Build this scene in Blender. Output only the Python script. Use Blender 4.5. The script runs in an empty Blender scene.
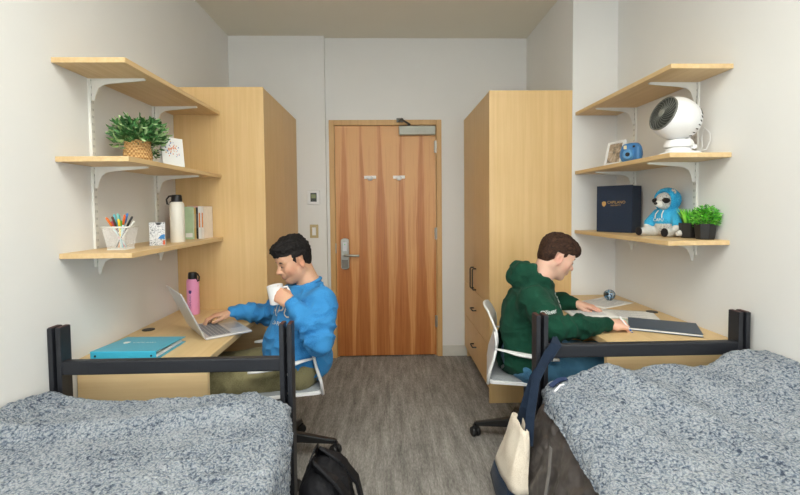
import bpy, bmesh, math, random
import numpy as np
from mathutils import Vector, Matrix
from mathutils.bvhtree import BVHTree
random.seed(7); rng = np.random.default_rng(7)
SC = bpy.context.scene
COL = bpy.data.collections.new('dorm_room'); SC.collection.children.link(COL)
PI = math.pi

# ------------------------------------------------------------------ materials
def srgb(r, g, b):
    f = lambda c: c/12.92 if c <= .04045 else ((c+.055)/1.055)**2.4
    return (f(r/255), f(g/255), f(b/255), 1)
def new_mat(name):
    m = bpy.data.materials.new(name); m.use_nodes = True
    return m, m.node_tree, m.node_tree.nodes['Principled BSDF']
def nd(nt, t, **kw):
    n = nt.nodes.new(t)
    for k, v in kw.items():
        if k in n.inputs: n.inputs[k].default_value = v
        else: setattr(n, k, v)
    return n
def ramp(nt, stops, interp='LINEAR'):
    r = nt.nodes.new('ShaderNodeValToRGB'); r.color_ramp.interpolation = interp
    e = r.color_ramp.elements
    while len(e) < len(stops): e.new(.5)
    for i, (p, c) in enumerate(stops): e[i].position = p; e[i].color = c
    return r
def coords(nt, scale=(1, 1, 1), rot=(0, 0, 0), loc=(0, 0, 0)):
    tc = nt.nodes.new('ShaderNodeTexCoord'); mp = nt.nodes.new('ShaderNodeMapping')
    mp.inputs['Scale'].default_value = scale; mp.inputs['Rotation'].default_value = rot; mp.inputs['Location'].default_value = loc
    nt.links.new(tc.outputs['Object'], mp.inputs['Vector']); return mp.outputs['Vector']
def bump(nt, bs, height, strength=.3, dist=.01):
    b = nt.nodes.new('ShaderNodeBump'); b.inputs['Strength'].default_value = strength; b.inputs['Distance'].default_value = dist
    nt.links.new(height, b.inputs['Height']); nt.links.new(b.outputs['Normal'], bs.inputs['Normal'])
def plain(name, c, rough=.5, metal=0, noise=.04, scale=30, bmp=0, spec=.5, coat=0):
    m, nt, bs = new_mat(name)
    n = nd(nt, 'ShaderNodeTexNoise', Scale=scale, Detail=4); nt.links.new(coords(nt), n.inputs['Vector'])
    d = tuple(x*(1-noise*1.5) for x in c[:3])+(1,); l = tuple(min(1, x*(1+noise*1.5)) for x in c[:3])+(1,)
    r = ramp(nt, [(.3, d), (.7, l)]); nt.links.new(n.outputs['Fac'], r.inputs['Fac']); nt.links.new(r.outputs['Color'], bs.inputs['Base Color'])
    bs.inputs['Roughness'].default_value = rough; bs.inputs['Metallic'].default_value = metal
    bs.inputs['Specular IOR Level'].default_value = spec; bs.inputs['Coat Weight'].default_value = coat
    if bmp: bump(nt, bs, n.outputs['Fac'], bmp, .003)
    return m
def wood(name, a, b, axis='z', scale=1., rough=.45):
    m, nt, bs = new_mat(name)
    s = {'x': (1.2, 45, 45), 'y': (45, 1.2, 45), 'z': (45, 45, 1.2)}[axis]
    v = coords(nt, tuple(q*scale for q in s))
    n = nd(nt, 'ShaderNodeTexNoise', Scale=1., Detail=5, Roughness=.65, Distortion=.4); nt.links.new(v, n.inputs['Vector'])
    n2 = nd(nt, 'ShaderNodeTexNoise', Scale=2.2, Detail=2); nt.links.new(coords(nt), n2.inputs['Vector'])
    mx = nd(nt, 'ShaderNodeMath', operation='ADD'); nt.links.new(n.outputs['Fac'], mx.inputs[0])
    ml = nd(nt, 'ShaderNodeMath', operation='MULTIPLY'); ml.inputs[1].default_value = .6; nt.links.new(n2.outputs['Fac'], ml.inputs[0]); nt.links.new(ml.outputs[0], mx.inputs[1])
    r = ramp(nt, [(.55, a), (1.0, b)]); nt.links.new(mx.outputs[0], r.inputs['Fac']); nt.links.new(r.outputs['Color'], bs.inputs['Base Color'])
    bs.inputs['Roughness'].default_value = rough
    return m
def cloth(name, c, c2=None, scale=220, rough=.95, bmp=.4, sheen=.1):
    m, nt, bs = new_mat(name)
    c2 = c2 or tuple(x*.8 for x in c[:3])+(1,)
    v = coords(nt)
    n = nd(nt, 'ShaderNodeTexNoise', Scale=scale, Detail=3); nt.links.new(v, n.inputs['Vector'])
    n2 = nd(nt, 'ShaderNodeTexNoise', Scale=9, Detail=3); nt.links.new(v, n2.inputs['Vector'])
    mx = nd(nt, 'ShaderNodeMath', operation='ADD'); nt.links.new(n.outputs['Fac'], mx.inputs[0]); nt.links.new(n2.outputs['Fac'], mx.inputs[1])
    r = ramp(nt, [(.8, c2), (1.15, c)]); nt.links.new(mx.outputs[0], r.inputs['Fac']); nt.links.new(r.outputs['Color'], bs.inputs['Base Color'])
    bs.inputs['Roughness'].default_value = rough; bs.inputs['Sheen Weight'].default_value = sheen; bs.inputs['Specular IOR Level'].default_value = .15
    bump(nt, bs, n.outputs['Fac'], bmp, .002)
    return m

M = {}
M['wall'] = plain('wall_paint', srgb(227, 227, 225), .85, noise=.008, scale=3)
M['ceiling'] = plain('ceiling_paint', srgb(224, 221, 208), .9, noise=.008, scale=3)
M['base'] = plain('baseboard_vinyl', srgb(205, 203, 195), .5, noise=.02)
M['maple'] = wood('maple_laminate', srgb(224, 191, 138), srgb(211, 176, 120), 'z', 1.)
M['mapley'] = wood('maple_laminate_long', srgb(220, 192, 144), srgb(208, 178, 128), 'y', 1.)
M['maplex'] = wood('maple_laminate_cross', srgb(238, 210, 160), srgb(224, 192, 142), 'x', 1.)
M['mapleedge'] = wood('maple_edge', srgb(222, 194, 148), srgb(204, 172, 122), 'y', 1.)
M['frame'] = wood('door_frame_wood', srgb(212, 172, 116), srgb(196, 154, 98), 'z', .8)
M['black'] = plain('black_powder_coat', srgb(34, 36, 42), .45, noise=.1, scale=200, bmp=.1)
M['blackplastic'] = plain('black_plastic', srgb(24, 24, 26), .4, noise=.1)
M['dark'] = plain('dark_gap', srgb(14, 13, 12), .8)
M['whiteplastic'] = plain('white_plastic', srgb(232, 233, 234), .38, noise=.01)
M['whitemetal'] = plain('white_metal', srgb(228, 228, 222), .4, noise=.01)
M['steel'] = plain('brushed_steel', srgb(176, 176, 170), .35, .85, noise=.05, scale=80)
M['silver'] = plain('silver_aluminium', srgb(206, 206, 208), .35, .4, noise=.02)
M['paper'] = plain('paper', srgb(236, 236, 234), .8, noise=.01)
M['seatpad'] = cloth('grey_seat_fabric', srgb(150, 155, 158), scale=400)

def carpet():
    m, nt, bs = new_mat('carpet')
    v = coords(nt, (1, .22, 1)); n = nd(nt, 'ShaderNodeTexNoise', Scale=130, Detail=4, Roughness=.8); nt.links.new(v, n.inputs['Vector'])
    v2 = coords(nt, (1, .12, 1)); n2 = nd(nt, 'ShaderNodeTexNoise', Scale=22, Detail=4, Roughness=.7); nt.links.new(v2, n2.inputs['Vector'])
    br = nd(nt, 'ShaderNodeTexBrick', Scale=1.); br.inputs['Brick Width'].default_value = 1.0; br.inputs['Row Height'].default_value = .25
    br.inputs['Mortar Size'].default_value = .002; br.inputs['Color1'].default_value = (.42, .42, .42, 1); br.inputs['Color2'].default_value = (.58, .58, .58, 1); br.inputs['Mortar'].default_value = (.3, .3, .3, 1)
    nt.links.new(coords(nt, rot=(0, 0, PI/2)), br.inputs['Vector'])
    a = nd(nt, 'ShaderNodeMath', operation='ADD'); nt.links.new(n.outputs['Fac'], a.inputs[0]); nt.links.new(n2.outputs['Fac'], a.inputs[1])
    b = nd(nt, 'ShaderNodeMath', operation='MULTIPLY_ADD'); nt.links.new(br.outputs['Color'], b.inputs[0]); b.inputs[1].default_value = .38; nt.links.new(a.outputs[0], b.inputs[2])
    r = ramp(nt, [(.0, srgb(98, 96, 94)), (.42, srgb(138, 135, 131)), (1., srgb(188, 185, 180))])
    mr = nd(nt, 'ShaderNodeMapRange'); mr.inputs['From Min'].default_value = .85; mr.inputs['From Max'].default_value = 1.6; nt.links.new(b.outputs[0], mr.inputs['Value'])
    nt.links.new(mr.outputs['Result'], r.inputs['Fac']); nt.links.new(r.outputs['Color'], bs.inputs['Base Color'])
    bs.inputs['Roughness'].default_value = .98; bs.inputs['Specular IOR Level'].default_value = .1
    bump(nt, bs, n.outputs['Fac'], .6, .004); return m
M['carpet'] = carpet()

def door_veneer():
    m, nt, bs = new_mat('door_veneer')
    tc = nt.nodes.new('ShaderNodeTexCoord'); sp = nt.nodes.new('ShaderNodeSeparateXYZ'); nt.links.new(tc.outputs['Object'], sp.inputs[0])
    n0 = nd(nt, 'ShaderNodeTexNoise', Scale=1., Detail=3); nt.links.new(coords(nt, (5, 5, .8)), n0.inputs['Vector'])
    # flame bands widen toward the floor
    w = nd(nt, 'ShaderNodeMath', operation='MULTIPLY_ADD'); nt.links.new(n0.outputs['Fac'], w.inputs[0]); w.inputs[1].default_value = .10; nt.links.new(sp.outputs['X'], w.inputs[2])
    fr = nd(nt, 'ShaderNodeMath', operation='MULTIPLY'); fr.inputs[1].default_value = 5.6; nt.links.new(w.outputs[0], fr.inputs[0])
    fc = nd(nt, 'ShaderNodeMath', operation='PINGPONG'); fc.inputs[1].default_value = .5; nt.links.new(fr.outputs[0], fc.inputs[0])
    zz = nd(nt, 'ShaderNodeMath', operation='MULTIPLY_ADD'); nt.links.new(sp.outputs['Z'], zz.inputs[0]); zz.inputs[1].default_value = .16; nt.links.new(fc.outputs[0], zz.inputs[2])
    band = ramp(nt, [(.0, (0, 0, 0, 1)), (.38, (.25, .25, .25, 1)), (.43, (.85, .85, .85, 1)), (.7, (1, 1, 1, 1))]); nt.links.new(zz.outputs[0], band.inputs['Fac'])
    g = nd(nt, 'ShaderNodeTexNoise', Scale=1., Detail=6, Roughness=.7, Distortion=.6); nt.links.new(coords(nt, (60, 60, 1.6)), g.inputs['Vector'])
    a = nd(nt, 'ShaderNodeMath', operation='MULTIPLY_ADD'); nt.links.new(g.outputs['Fac'], a.inputs[0]); a.inputs[1].default_value = .8
    bb = nd(nt, 'ShaderNodeMath', operation='MULTIPLY'); bb.inputs[1].default_value = .38; nt.links.new(band.outputs['Color'], bb.inputs[0]); nt.links.new(bb.outputs[0], a.inputs[2])
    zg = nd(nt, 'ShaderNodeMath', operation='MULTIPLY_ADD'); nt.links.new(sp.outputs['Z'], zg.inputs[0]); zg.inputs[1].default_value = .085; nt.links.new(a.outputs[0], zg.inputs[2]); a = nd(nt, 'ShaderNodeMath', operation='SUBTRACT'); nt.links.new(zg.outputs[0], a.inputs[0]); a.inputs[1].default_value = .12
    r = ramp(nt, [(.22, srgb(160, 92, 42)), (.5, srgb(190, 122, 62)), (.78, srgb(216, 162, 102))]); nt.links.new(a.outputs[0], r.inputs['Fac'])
    nt.links.new(r.outputs['Color'], bs.inputs['Base Color']); bs.inputs['Roughness'].default_value = .4
    return m
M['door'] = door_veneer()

def sherpa():
    m, nt, bs = new_mat('sherpa_fleece')
    v = coords(nt); 
    w1 = nd(nt, 'ShaderNodeTexNoise', Scale=60, Detail=2); nt.links.new(v, w1.inputs['Vector'])
    wm = nd(nt, 'ShaderNodeMixRGB', blend_type='ADD'); wm.inputs['Fac'].default_value = .022; nt.links.new(v, wm.inputs[1]); nt.links.new(w1.outputs['Color'], wm.inputs[2])
    vo = nd(nt, 'ShaderNodeTexVoronoi', Scale=125, feature='SMOOTH_F1'); vo.inputs['Smoothness'].default_value = .5; nt.links.new(wm.outputs[0], vo.inputs['Vector'])
    n2 = nd(nt, 'ShaderNodeTexNoise', Scale=260, Detail=3, Roughness=.75); nt.links.new(v, n2.inputs['Vector'])
    n3 = nd(nt, 'ShaderNodeTexNoise', Scale=7, Detail=3); nt.links.new(v, n3.inputs['Vector'])
    a = nd(nt, 'ShaderNodeMath', operation='MULTIPLY_ADD'); nt.links.new(vo.outputs['Distance'], a.inputs[0]); a.inputs[1].default_value = -1.25; nt.links.new(n2.outputs['Fac'], a.inputs[2])
    b = nd(nt, 'ShaderNodeMath', operation='MULTIPLY_ADD'); nt.links.new(n3.outputs['Fac'], b.inputs[0]); b.inputs[1].default_value = .55; nt.links.new(a.outputs[0], b.inputs[2])
    mr = nd(nt, 'ShaderNodeMapRange'); mr.inputs['From Min'].default_value = -.30; mr.inputs['From Max'].default_value = .62; nt.links.new(b.outputs[0], mr.inputs['Value'])
    r = ramp(nt, [(.0, srgb(52, 68, 92)), (.2, srgb(102, 118, 138)), (.45, srgb(152, 163, 176)), (1., srgb(200, 206, 213))])
    nt.links.new(mr.outputs['Result'], r.inputs['Fac']); nt.links.new(r.outputs['Color'], bs.inputs['Base Color'])
    bs.inputs['Roughness'].default_value = 1; bs.inputs['Sheen Weight'].default_value = .2; bs.inputs['Specular IOR Level'].default_value = .05
    bump(nt, bs, a.outputs[0], .9, .012); return m
M['sherpa'] = sherpa()

def skin_mat(name):
    m, nt, bs = new_mat(name)
    at = nd(nt, 'ShaderNodeAttribute', attribute_name='tint'); n = nd(nt, 'ShaderNodeTexNoise', Scale=60, Detail=3); nt.links.new(coords(nt), n.inputs['Vector'])
    mx = nd(nt, 'ShaderNodeMixRGB', blend_type='MULTIPLY'); mx.inputs['Fac'].default_value = .12
    nt.links.new(at.outputs['Color'], mx.inputs[1]); nt.links.new(n.outputs['Color'], mx.inputs[2]); nt.links.new(mx.outputs[0], bs.inputs['Base Color'])
    bs.inputs['Roughness'].default_value = .5; bs.inputs['Subsurface Weight'].default_value = .08; bs.inputs['Subsurface Radius'].default_value = (.01, .004, .002)
    return m
M['skin'] = skin_mat('skin')
def hair_mat(name, a, b):
    m, nt, bs = new_mat(name)
    n = nd(nt, 'ShaderNodeTexNoise', Scale=1, Detail=4, Distortion=1.); nt.links.new(coords(nt, (50, 160, 90)), n.inputs['Vector'])
    r = ramp(nt, [(.35, a), (.7, b)]); nt.links.new(n.outputs['Fac'], r.inputs['Fac']); nt.links.new(r.outputs['Color'], bs.inputs['Base Color'])
    bs.inputs['Roughness'].default_value = .75; bs.inputs['Specular IOR Level'].default_value = .25; bump(nt, bs, n.outputs['Fac'], .8, .006); return m
def mirror_glass(name, c, rough=.02):
    m, nt, bs = new_mat(name); bs.inputs['Base Color'].default_value = c; bs.inputs['Transmission Weight'].default_value = 1; bs.inputs['Roughness'].default_value = rough; return m

# ------------------------------------------------------------------ mesh helpers
class MB:
    """collects verts and faces; one MB becomes one mesh object"""
    def __init__(s): s.v = []; s.f = []; s.mi = []
    def add(s, vs, fs, mi=0):
        o = len(s.v); s.v += [tuple(p) for p in vs]; s.f += [tuple(i+o for i in f) for f in fs]; s.mi += [mi]*len(fs); return s
    def box(s, x0, x1, y0, y1, z0, z1, mi=0, R=None, c=None):
        vs = [(x, y, z) for x in (x0, x1) for y in (y0, y1) for z in (z0, z1)]
        if R is not None:
            c = Vector(c or ((x0+x1)/2, (y0+y1)/2, (z0+z1)/2)); vs = [R @ (Vector(p)-c)+c for p in vs]
        return s.add(vs, [(0, 1, 3, 2), (4, 6, 7, 5), (0, 4, 5, 1), (2, 3, 7, 6), (0, 2, 6, 4), (1, 5, 7, 3)], mi)
    def hexa(s, b, t, mi=0):
        return s.add(list(b)+list(t), [(3, 2, 1, 0), (4, 5, 6, 7), (0, 1, 5, 4), (1, 2, 6, 5), (2, 3, 7, 6), (3, 0, 4, 7)], mi)
    def prism(s, pts, ax, a, b, mi=0):
        """polygon in the plane across ax, extruded from a to b"""
        def mk(p, h): return {'x': (h, p[0], p[1]), 'y': (p[0], h, p[1]), 'z': (p[0], p[1], h)}[ax]
        n = len(pts); vs = [mk(p, a) for p in pts]+[mk(p, b) for p in pts]
        return s.add(vs, [tuple(range(n-1, -1, -1)), tuple(range(n, 2*n))]+[(i, (i+1) % n, n+(i+1) % n, n+i) for i in range(n)], mi)
    def tube(s, pts, r, n=10, mi=0, closed=False, flat=None, up=None):
        P = [Vector(p) for p in pts]; m = len(P); rs = r if hasattr(r, '__len__') else [r]*m
        T = []
        for i in range(m):
            a = P[(i-1) % m] if (closed or i) else P[0]; b = P[(i+1) % m] if (closed or i < m-1) else P[-1]
            T.append((b-a).normalized())
        N = Vector(up) if up else (Vector((0, 0, 1)) if abs(T[0].z) < .9 else Vector((1, 0, 0)))
        vs = []
        for i in range(m):
            N = (N-T[i]*N.dot(T[i])).normalized(); B = T[i].cross(N)
            for k in range(n):
                t = 2*PI*k/n; fa = flat or 1
                vs.append(P[i]+N*(math.cos(t)*rs[i]*fa)+B*(math.sin(t)*rs[i]))
        fs = []
        for i in range(m if closed else m-1):
            for k in range(n): fs.append((i*n+k, i*n+(k+1) % n, ((i+1) % m)*n+(k+1) % n, ((i+1) % m)*n+k))
        if not closed: fs += [tuple(range(n-1, -1, -1)), tuple((m-1)*n+k for k in range(n))]
        return s.add(vs, fs, mi)
    def ribbon(s, pts, w, t, up=(0, 0, 1), mi=0):
        """flat strap: w wide across, t thick"""
        P = [Vector(p) for p in pts]; vs = []; m = len(P)
        for i in range(m):
            T = (P[min(i+1, m-1)]-P[max(i-1, 0)]).normalized(); U = Vector(up); U = (U-T*U.dot(T)).normalized(); B = T.cross(U)
            vs += [P[i]+B*w/2+U*t/2, P[i]-B*w/2+U*t/2, P[i]-B*w/2-U*t/2, P[i]+B*w/2-U*t/2]
        fs = [(3, 2, 1, 0), tuple((m-1)*4+k for k in range(4))]
        for i in range(m-1): fs += [(i*4+k, i*4+(k+1) % 4, (i+1)*4+(k+1) % 4, (i+1)*4+k) for k in range(4)]
        return s.add(vs, fs, mi)
    def lathe(s, prof, c=(0, 0, 0), n=28, mi=0, axis=(0, 0, 1), sx=1, sy=1):
        q = Vector((0, 0, 1)).rotation_difference(Vector(axis)); c = Vector(c); vs = []
        for r, z in prof:
            for k in range(n): vs.append(q @ Vector((r*sx*math.cos(2*PI*k/n), r*sy*math.sin(2*PI*k/n), z))+c)
        m = len(prof); fs = [(i*n+k, i*n+(k+1) % n, (i+1)*n+(k+1) % n, (i+1)*n+k) for i in range(m-1) for k in range(n)]
        fs += [tuple(range(n-1, -1, -1)), tuple((m-1)*n+k for k in range(n))]
        return s.add(vs, fs, mi)
    def ball(s, c, r, n=16, mi=0, R=None):
        r = r if hasattr(r, '__len__') else (r, r, r); vs = []; fs = []
        for i in range(n+1):
            th = PI*i/n
            for k in range(n):
                p = Vector((r[0]*math.sin(th)*math.cos(2*PI*k/n), r[1]*math.sin(th)*math.sin(2*PI*k/n), r[2]*math.cos(th)))
                if R is not None: p = R @ p
                vs.append(p+Vector(c))
        fs = [(i*n+k, (i+1)*n+k, (i+1)*n+(k+1) % n, i*n+(k+1) % n) for i in range(n) for k in range(n)]
        return s.add(vs, fs, mi)
    def grid(s, A, thick=0, mi=0):
        """A: (n,m,3) array of points, optionally given a thickness"""
        n, m = A.shape[:2]; vs = A.reshape(-1, 3).tolist()
        fs = [(i*m+j, (i+1)*m+j, (i+1)*m+j+1, i*m+j+1) for i in range(n-1) for j in range(m-1)]
        return s.add(vs, fs, mi)
def build(name, mb, mats, parent=None, smooth=False, bevel=0, loc=None, rot=None, weld=False, solid=0, seg=2):
    me = bpy.data.meshes.new(name); me.from_pydata(mb.v, [], mb.f)
    mats = mats if isinstance(mats, (list, tuple)) else [mats]
    for m in mats: me.materials.append(m)
    if len(mats) > 1: me.polygons.foreach_set('material_index', mb.mi)
    bm = bmesh.new(); bm.from_mesh(me)
    if weld: bmesh.ops.remove_doubles(bm, verts=bm.verts, dist=1e-5)
    if not solid: bmesh.ops.recalc_face_normals(bm, faces=bm.faces)
    bm.to_mesh(me); bm.free()
    if smooth: me.polygons.foreach_set('use_smooth', [True]*len(me.polygons))
    o = bpy.data.objects.new(name, me); COL.objects.link(o)
    if parent is not None: o.parent = parent
    if loc: o.location = loc
    if rot: o.rotation_euler = rot
    if solid: d = o.modifiers.new('thickness', 'SOLIDIFY'); d.thickness = solid; d.offset = 0
    if bevel: b = o.modifiers.new('bevel', 'BEVEL'); b.width = bevel; b.segments = seg; b.limit_method = 'ANGLE'; b.angle_limit = .7
    if smooth and (bevel or smooth == 'auto'):
        try: me.set_sharp_from_angle(angle=.7)
        except Exception: pass
    return o
def tag(o, label=None, cat=None, group=None, kind=None):
    if label: o['label'] = label
    if cat: o['category'] = cat
    if group: o['group'] = group
    if kind: o['kind'] = kind
    return o
def thing(name, label, cat, loc=(0, 0, 0), rz=0, group=None, rot=None):
    o = bpy.data.objects.new(name, None); COL.objects.link(o); o.empty_display_size = .05
    o.location = loc; o.rotation_euler = rot or (0, 0, rz); return tag(o, label, cat, group)
def struct(name, mb, m, parent=None, **k):
    o = build(name, mb, m, parent, **k)
    if parent is None: o['kind'] = 'structure'
    return o
def text_mesh(txt, size, align='CENTER'):
    """text as flat points and faces in x,y"""
    cu = bpy.data.curves.new('t', 'FONT'); cu.body = txt; cu.size = size; cu.align_x = align; cu.align_y = 'CENTER'; cu.resolution_u = 3
    o = bpy.data.objects.new('t', cu); me = bpy.data.meshes.new_from_object(o)
    vs = [v.co.copy() for v in me.vertices]; fs = [tuple(p.vertices) for p in me.polygons]
    bpy.data.objects.remove(o); bpy.data.curves.remove(cu); bpy.data.meshes.remove(me); return vs, fs
def write(name, txt, size, origin, X, Y, mat, parent, surf=None, bold=0):
    """lettering laid on a plane (origin, X right, Y up), or onto surf(point)->point"""
    vs, fs = text_mesh(txt, size); X = Vector(X).normalized(); Y = Vector(Y).normalized(); N = X.cross(Y); O = Vector(origin)
    P = [O+X*v.x+Y*v.y for v in vs]
    if surf: P = [surf(p) for p in P]
    mb = MB(); mb.add(P, fs); return build(name, mb, mat, parent)
def vnoise(P, seed=0):
    """smooth value noise at points P (n,3), about -1..1"""
    P = np.asarray(P, dtype=np.float64); i = np.floor(P).astype(np.int64); f = P-i; u = f*f*(3-2*f)
    def h(a, b, c):
        n = (a*374761393+b*668265263+c*2147483647+seed*974634777) & 0x7fffffff
        n = ((n ^ (n >> 13))*1274126177) & 0x7fffffff
        return ((n ^ (n >> 16)) & 0xffff)/32767.5-1
    r = 0
    for a in (0, 1):
        for b in (0, 1):
            for c in (0, 1):
                w = (u[..., 0] if a else 1-u[..., 0])*(u[..., 1] if b else 1-u[..., 1])*(u[..., 2] if c else 1-u[..., 2])
                r = r+w*h(i[..., 0]+a, i[..., 1]+b, i[..., 2]+c)
    return r

# ------------------------------------------------------------------ signed distance modelling for bodies and clothes
def nrm(v): v = np.asarray(v, float); return v/np.linalg.norm(v)
class Field:
    def __init__(s, lo, hi, h):
        s.lo = np.array(lo, float); s.h = h; s.n = np.ceil((np.array(hi)-s.lo)/h).astype(int)+1
        s.d = np.full(s.n, 1., np.float32); s.R = np.eye(3); s.t = np.zeros(3); s.sc = 1.
    def frame(s, R=np.eye(3), t=(0, 0, 0), sc=1.): s.R = np.array(R, float); s.t = np.array(t, float); s.sc = sc; return s
    def W(s, p): return s.R @ (np.array(p, float)*s.sc)+s.t
    def _sub(s, lo, hi):
        a = np.clip(np.floor((lo-s.lo)/s.h).astype(int), 0, s.n-1); b = np.clip(np.ceil((hi-s.lo)/s.h).astype(int)+1, 1, s.n)
        if (b <= a).any(): return None
        sl = tuple(slice(a[i], b[i]) for i in range(3))
        ax = [(s.lo[i]+s.h*np.arange(a[i], b[i])).astype(np.float32) for i in range(3)]
        return sl, ax
    def _mix(s, sl, e, k, op):
        d = s.d[sl]
        if op == 'sub': e = -e; dd = -d
        else: dd = d
        if op == 'int': r = np.maximum(d, e)
        else:
            h = np.maximum(k-np.abs(dd-e), 0)/max(k, 1e-6); r = np.minimum(dd, e)-h*h*k/4
            if op == 'sub': r = -r
        s.d[sl] = r
    def cone(s, a, b, ra, rb, k=.02, op='add', sq=None):
        """sq=(axis vector, factor): squash the limb's section along that axis"""
        a = s.W(a); b = s.W(b); ra *= s.sc; rb *= s.sc; m = k+4*s.h; r = max(ra, rb)*(1 if not sq else max(1, sq[1]))
        q = s._sub(np.minimum(a, b)-r-m, np.maximum(a, b)+r+m)
        if q is None: return s
        sl, ax = q; ba = b-a; L = float(ba@ba)+1e-12
        X = ax[0][:, None, None]-a[0]; Y = ax[1][None, :, None]-a[1]; Z = ax[2][None, None, :]-a[2]
        t = np.clip((X*ba[0]+Y*ba[1]+Z*ba[2])/L, 0, 1)
        x = X-t*ba[0]; y = Y-t*ba[1]; z = Z-t*ba[2]; g = x*x+y*y+z*z
        if sq:
            u = s.R @ nrm(sq[0]); p = x*u[0]+y*u[1]+z*u[2]; g = g-p*p+(p/sq[1])**2
        if op == 'sub': s._mixsub(sl, np.sqrt(g)-(ra+t*(rb-ra)), k)
        else: s._mix(sl, np.sqrt(g)-(ra+t*(rb-ra)), k, op)
        return s
    def _mixsub(s, sl, e, k):
        d = s.d[sl]; e = -e; h = np.maximum(k-np.abs(d-e), 0)/max(k, 1e-6); s.d[sl] = np.maximum(d, e)+h*h*k/4
    def ell(s, c, r, k=.02, R=None, op='add'):
        c = s.W(c); r = np.array(r, float)*s.sc; A = s.R @ (np.array(R, float) if R is not None else np.eye(3)); m = k+4*s.h
        ext = np.sqrt(((A*r)**2).sum(1))
        q = s._sub(c-ext-m, c+ext+m)
        if q is None: return s
        sl, ax = q; X = ax[0][:, None, None]-c[0]; Y = ax[1][None, :, None]-c[1]; Z = ax[2][None, None, :]-c[2]
        k0 = 0; k1 = 0
        for i in range(3):
            p = (X*A[0, i]+Y*A[1, i]+Z*A[2, i])/r[i]; k0 = k0+p*p; k1 = k1+(p/r[i])**2
        k0 = np.sqrt(k0); e = k0*(k0-1)/np.sqrt(k1+1e-9)
        if op == 'sub': s._mixsub(sl, e, k)
        else: s._mix(sl, e, k, op)
        return s
    def chain(s, pts, rs, k=.02, sq=None):
        for i in range(len(pts)-1): s.cone(pts[i], pts[i+1], rs[i], rs[i+1], k, sq=sq)
        return s
    def local(s):
        """grid coordinates in the current frame"""
        ax = [s.lo[i]+s.h*np.arange(s.n[i]) for i in range(3)]
        G = np.stack(np.meshgrid(*ax, indexing='ij'), -1)-s.t
        return (G @ s.R)/s.sc
    def mesh(s):
        d = s.d; sg = d < 0; n = d.shape
        cnt = np.zeros((n[0]-1, n[1]-1, n[2]-1), np.int8)
        cor = [(i, j, k) for i in (0, 1) for j in (0, 1) for k in (0, 1)]
        for i, j, k in cor: cnt += sg[i:n[0]-1+i, j:n[1]-1+j, k:n[2]-1+k]
        act = (cnt > 0) & (cnt < 8); I = np.argwhere(act); ids = np.full(cnt.shape, -1, np.int64); ids[act] = np.arange(len(I))
        val = {c: d[I[:, 0]+c[0], I[:, 1]+c[1], I[:, 2]+c[2]].astype(float) for c in cor}
        S = np.zeros((len(I), 3)); C = np.zeros(len(I))
        for c in cor:
            for ax in range(3):
                if c[ax] == 0:
                    e = list(c); e[ax] = 1; e = tuple(e); a = val[c]; b = val[e]; m = (a < 0) != (b < 0)
                    t = np.where(m, a/np.where(m, a-b, 1), 0); p = np.tile(np.array(c, float), (len(I), 1)); p[:, ax] = t
                    S[m] += p[m]; C[m] += 1
        V = s.lo+s.h*(I+S/C[:, None]); F = []
        for ax in range(3):
            o1, o2 = [(1, 2), (2, 0), (0, 1)][ax]
            lo = [slice(None)]*3; hi = [slice(None)]*3; lo[ax] = slice(0, n[ax]-1); hi[ax] = slice(1, n[ax])
            A = sg[tuple(lo)]; B = sg[tuple(hi)]; E = np.argwhere(A != B)
            E = E[(E[:, o1] > 0) & (E[:, o2] > 0) & (E[:, o1] < n[o1]-1) & (E[:, o2] < n[o2]-1)]
            fl = A[tuple(E.T)]
            def g(da, db): q = E.copy(); q[:, o1] -= da; q[:, o2] -= db; return ids[tuple(q.T)]
            Q = np.stack([g(1, 1), g(0, 1), g(0, 0), g(1, 0)], 1); Q[~fl] = Q[~fl][:, ::-1]; F.append(Q)
        F = np.concatenate(F); F = F[(F >= 0).all(1)]
        return V, F
def sdf_obj(name, V, F, mat, parent, root=(0, 0, 0), relax=1):
    V = V.copy()
    if relax:
        e = np.concatenate([F[:, [0, 1]], F[:, [1, 2]], F[:, [2, 3]], F[:, [3, 0]]])
        for _ in range(relax):
            S = np.zeros_like(V); C = np.zeros(len(V))
            np.add.at(S, e[:, 0], V[e[:, 1]]); np.add.at(C, e[:, 0], 1); np.add.at(S, e[:, 1], V[e[:, 0]]); np.add.at(C, e[:, 1], 1)
            V = .5*V+.5*S/np.maximum(C, 1)[:, None]
    me = bpy.data.meshes.new(name); me.vertices.add(len(V)); me.loops.add(len(F)*4); me.polygons.add(len(F))
    me.vertices.foreach_set('co', (V-np.array(root)).ravel()); me.loops.foreach_set('vertex_index', F.ravel().astype(np.int32))
    me.polygons.foreach_set('loop_start', np.arange(len(F), dtype=np.int32)*4); me.polygons.foreach_set('use_smooth', np.ones(len(F), bool))
    me.update(calc_edges=True); me.validate(); me.materials.append(mat)
    o = bpy.data.objects.new(name, me); COL.objects.link(o)
    if parent is not None: o.parent = parent
    return o, V
def normals(me):
    a = np.zeros(len(me.vertices)*3); me.vertices.foreach_get('normal', a); return a.reshape(-1, 3)
def displace(o, fn, root=(0, 0, 0)):
    me = o.data; P = np.zeros(len(me.vertices)*3); me.vertices.foreach_get('co', P); P = P.reshape(-1, 3); N = normals(me)
    P = P+N*fn(P+np.array(root), N)[:, None]; me.vertices.foreach_set('co', P.ravel()); me.update()
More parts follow.
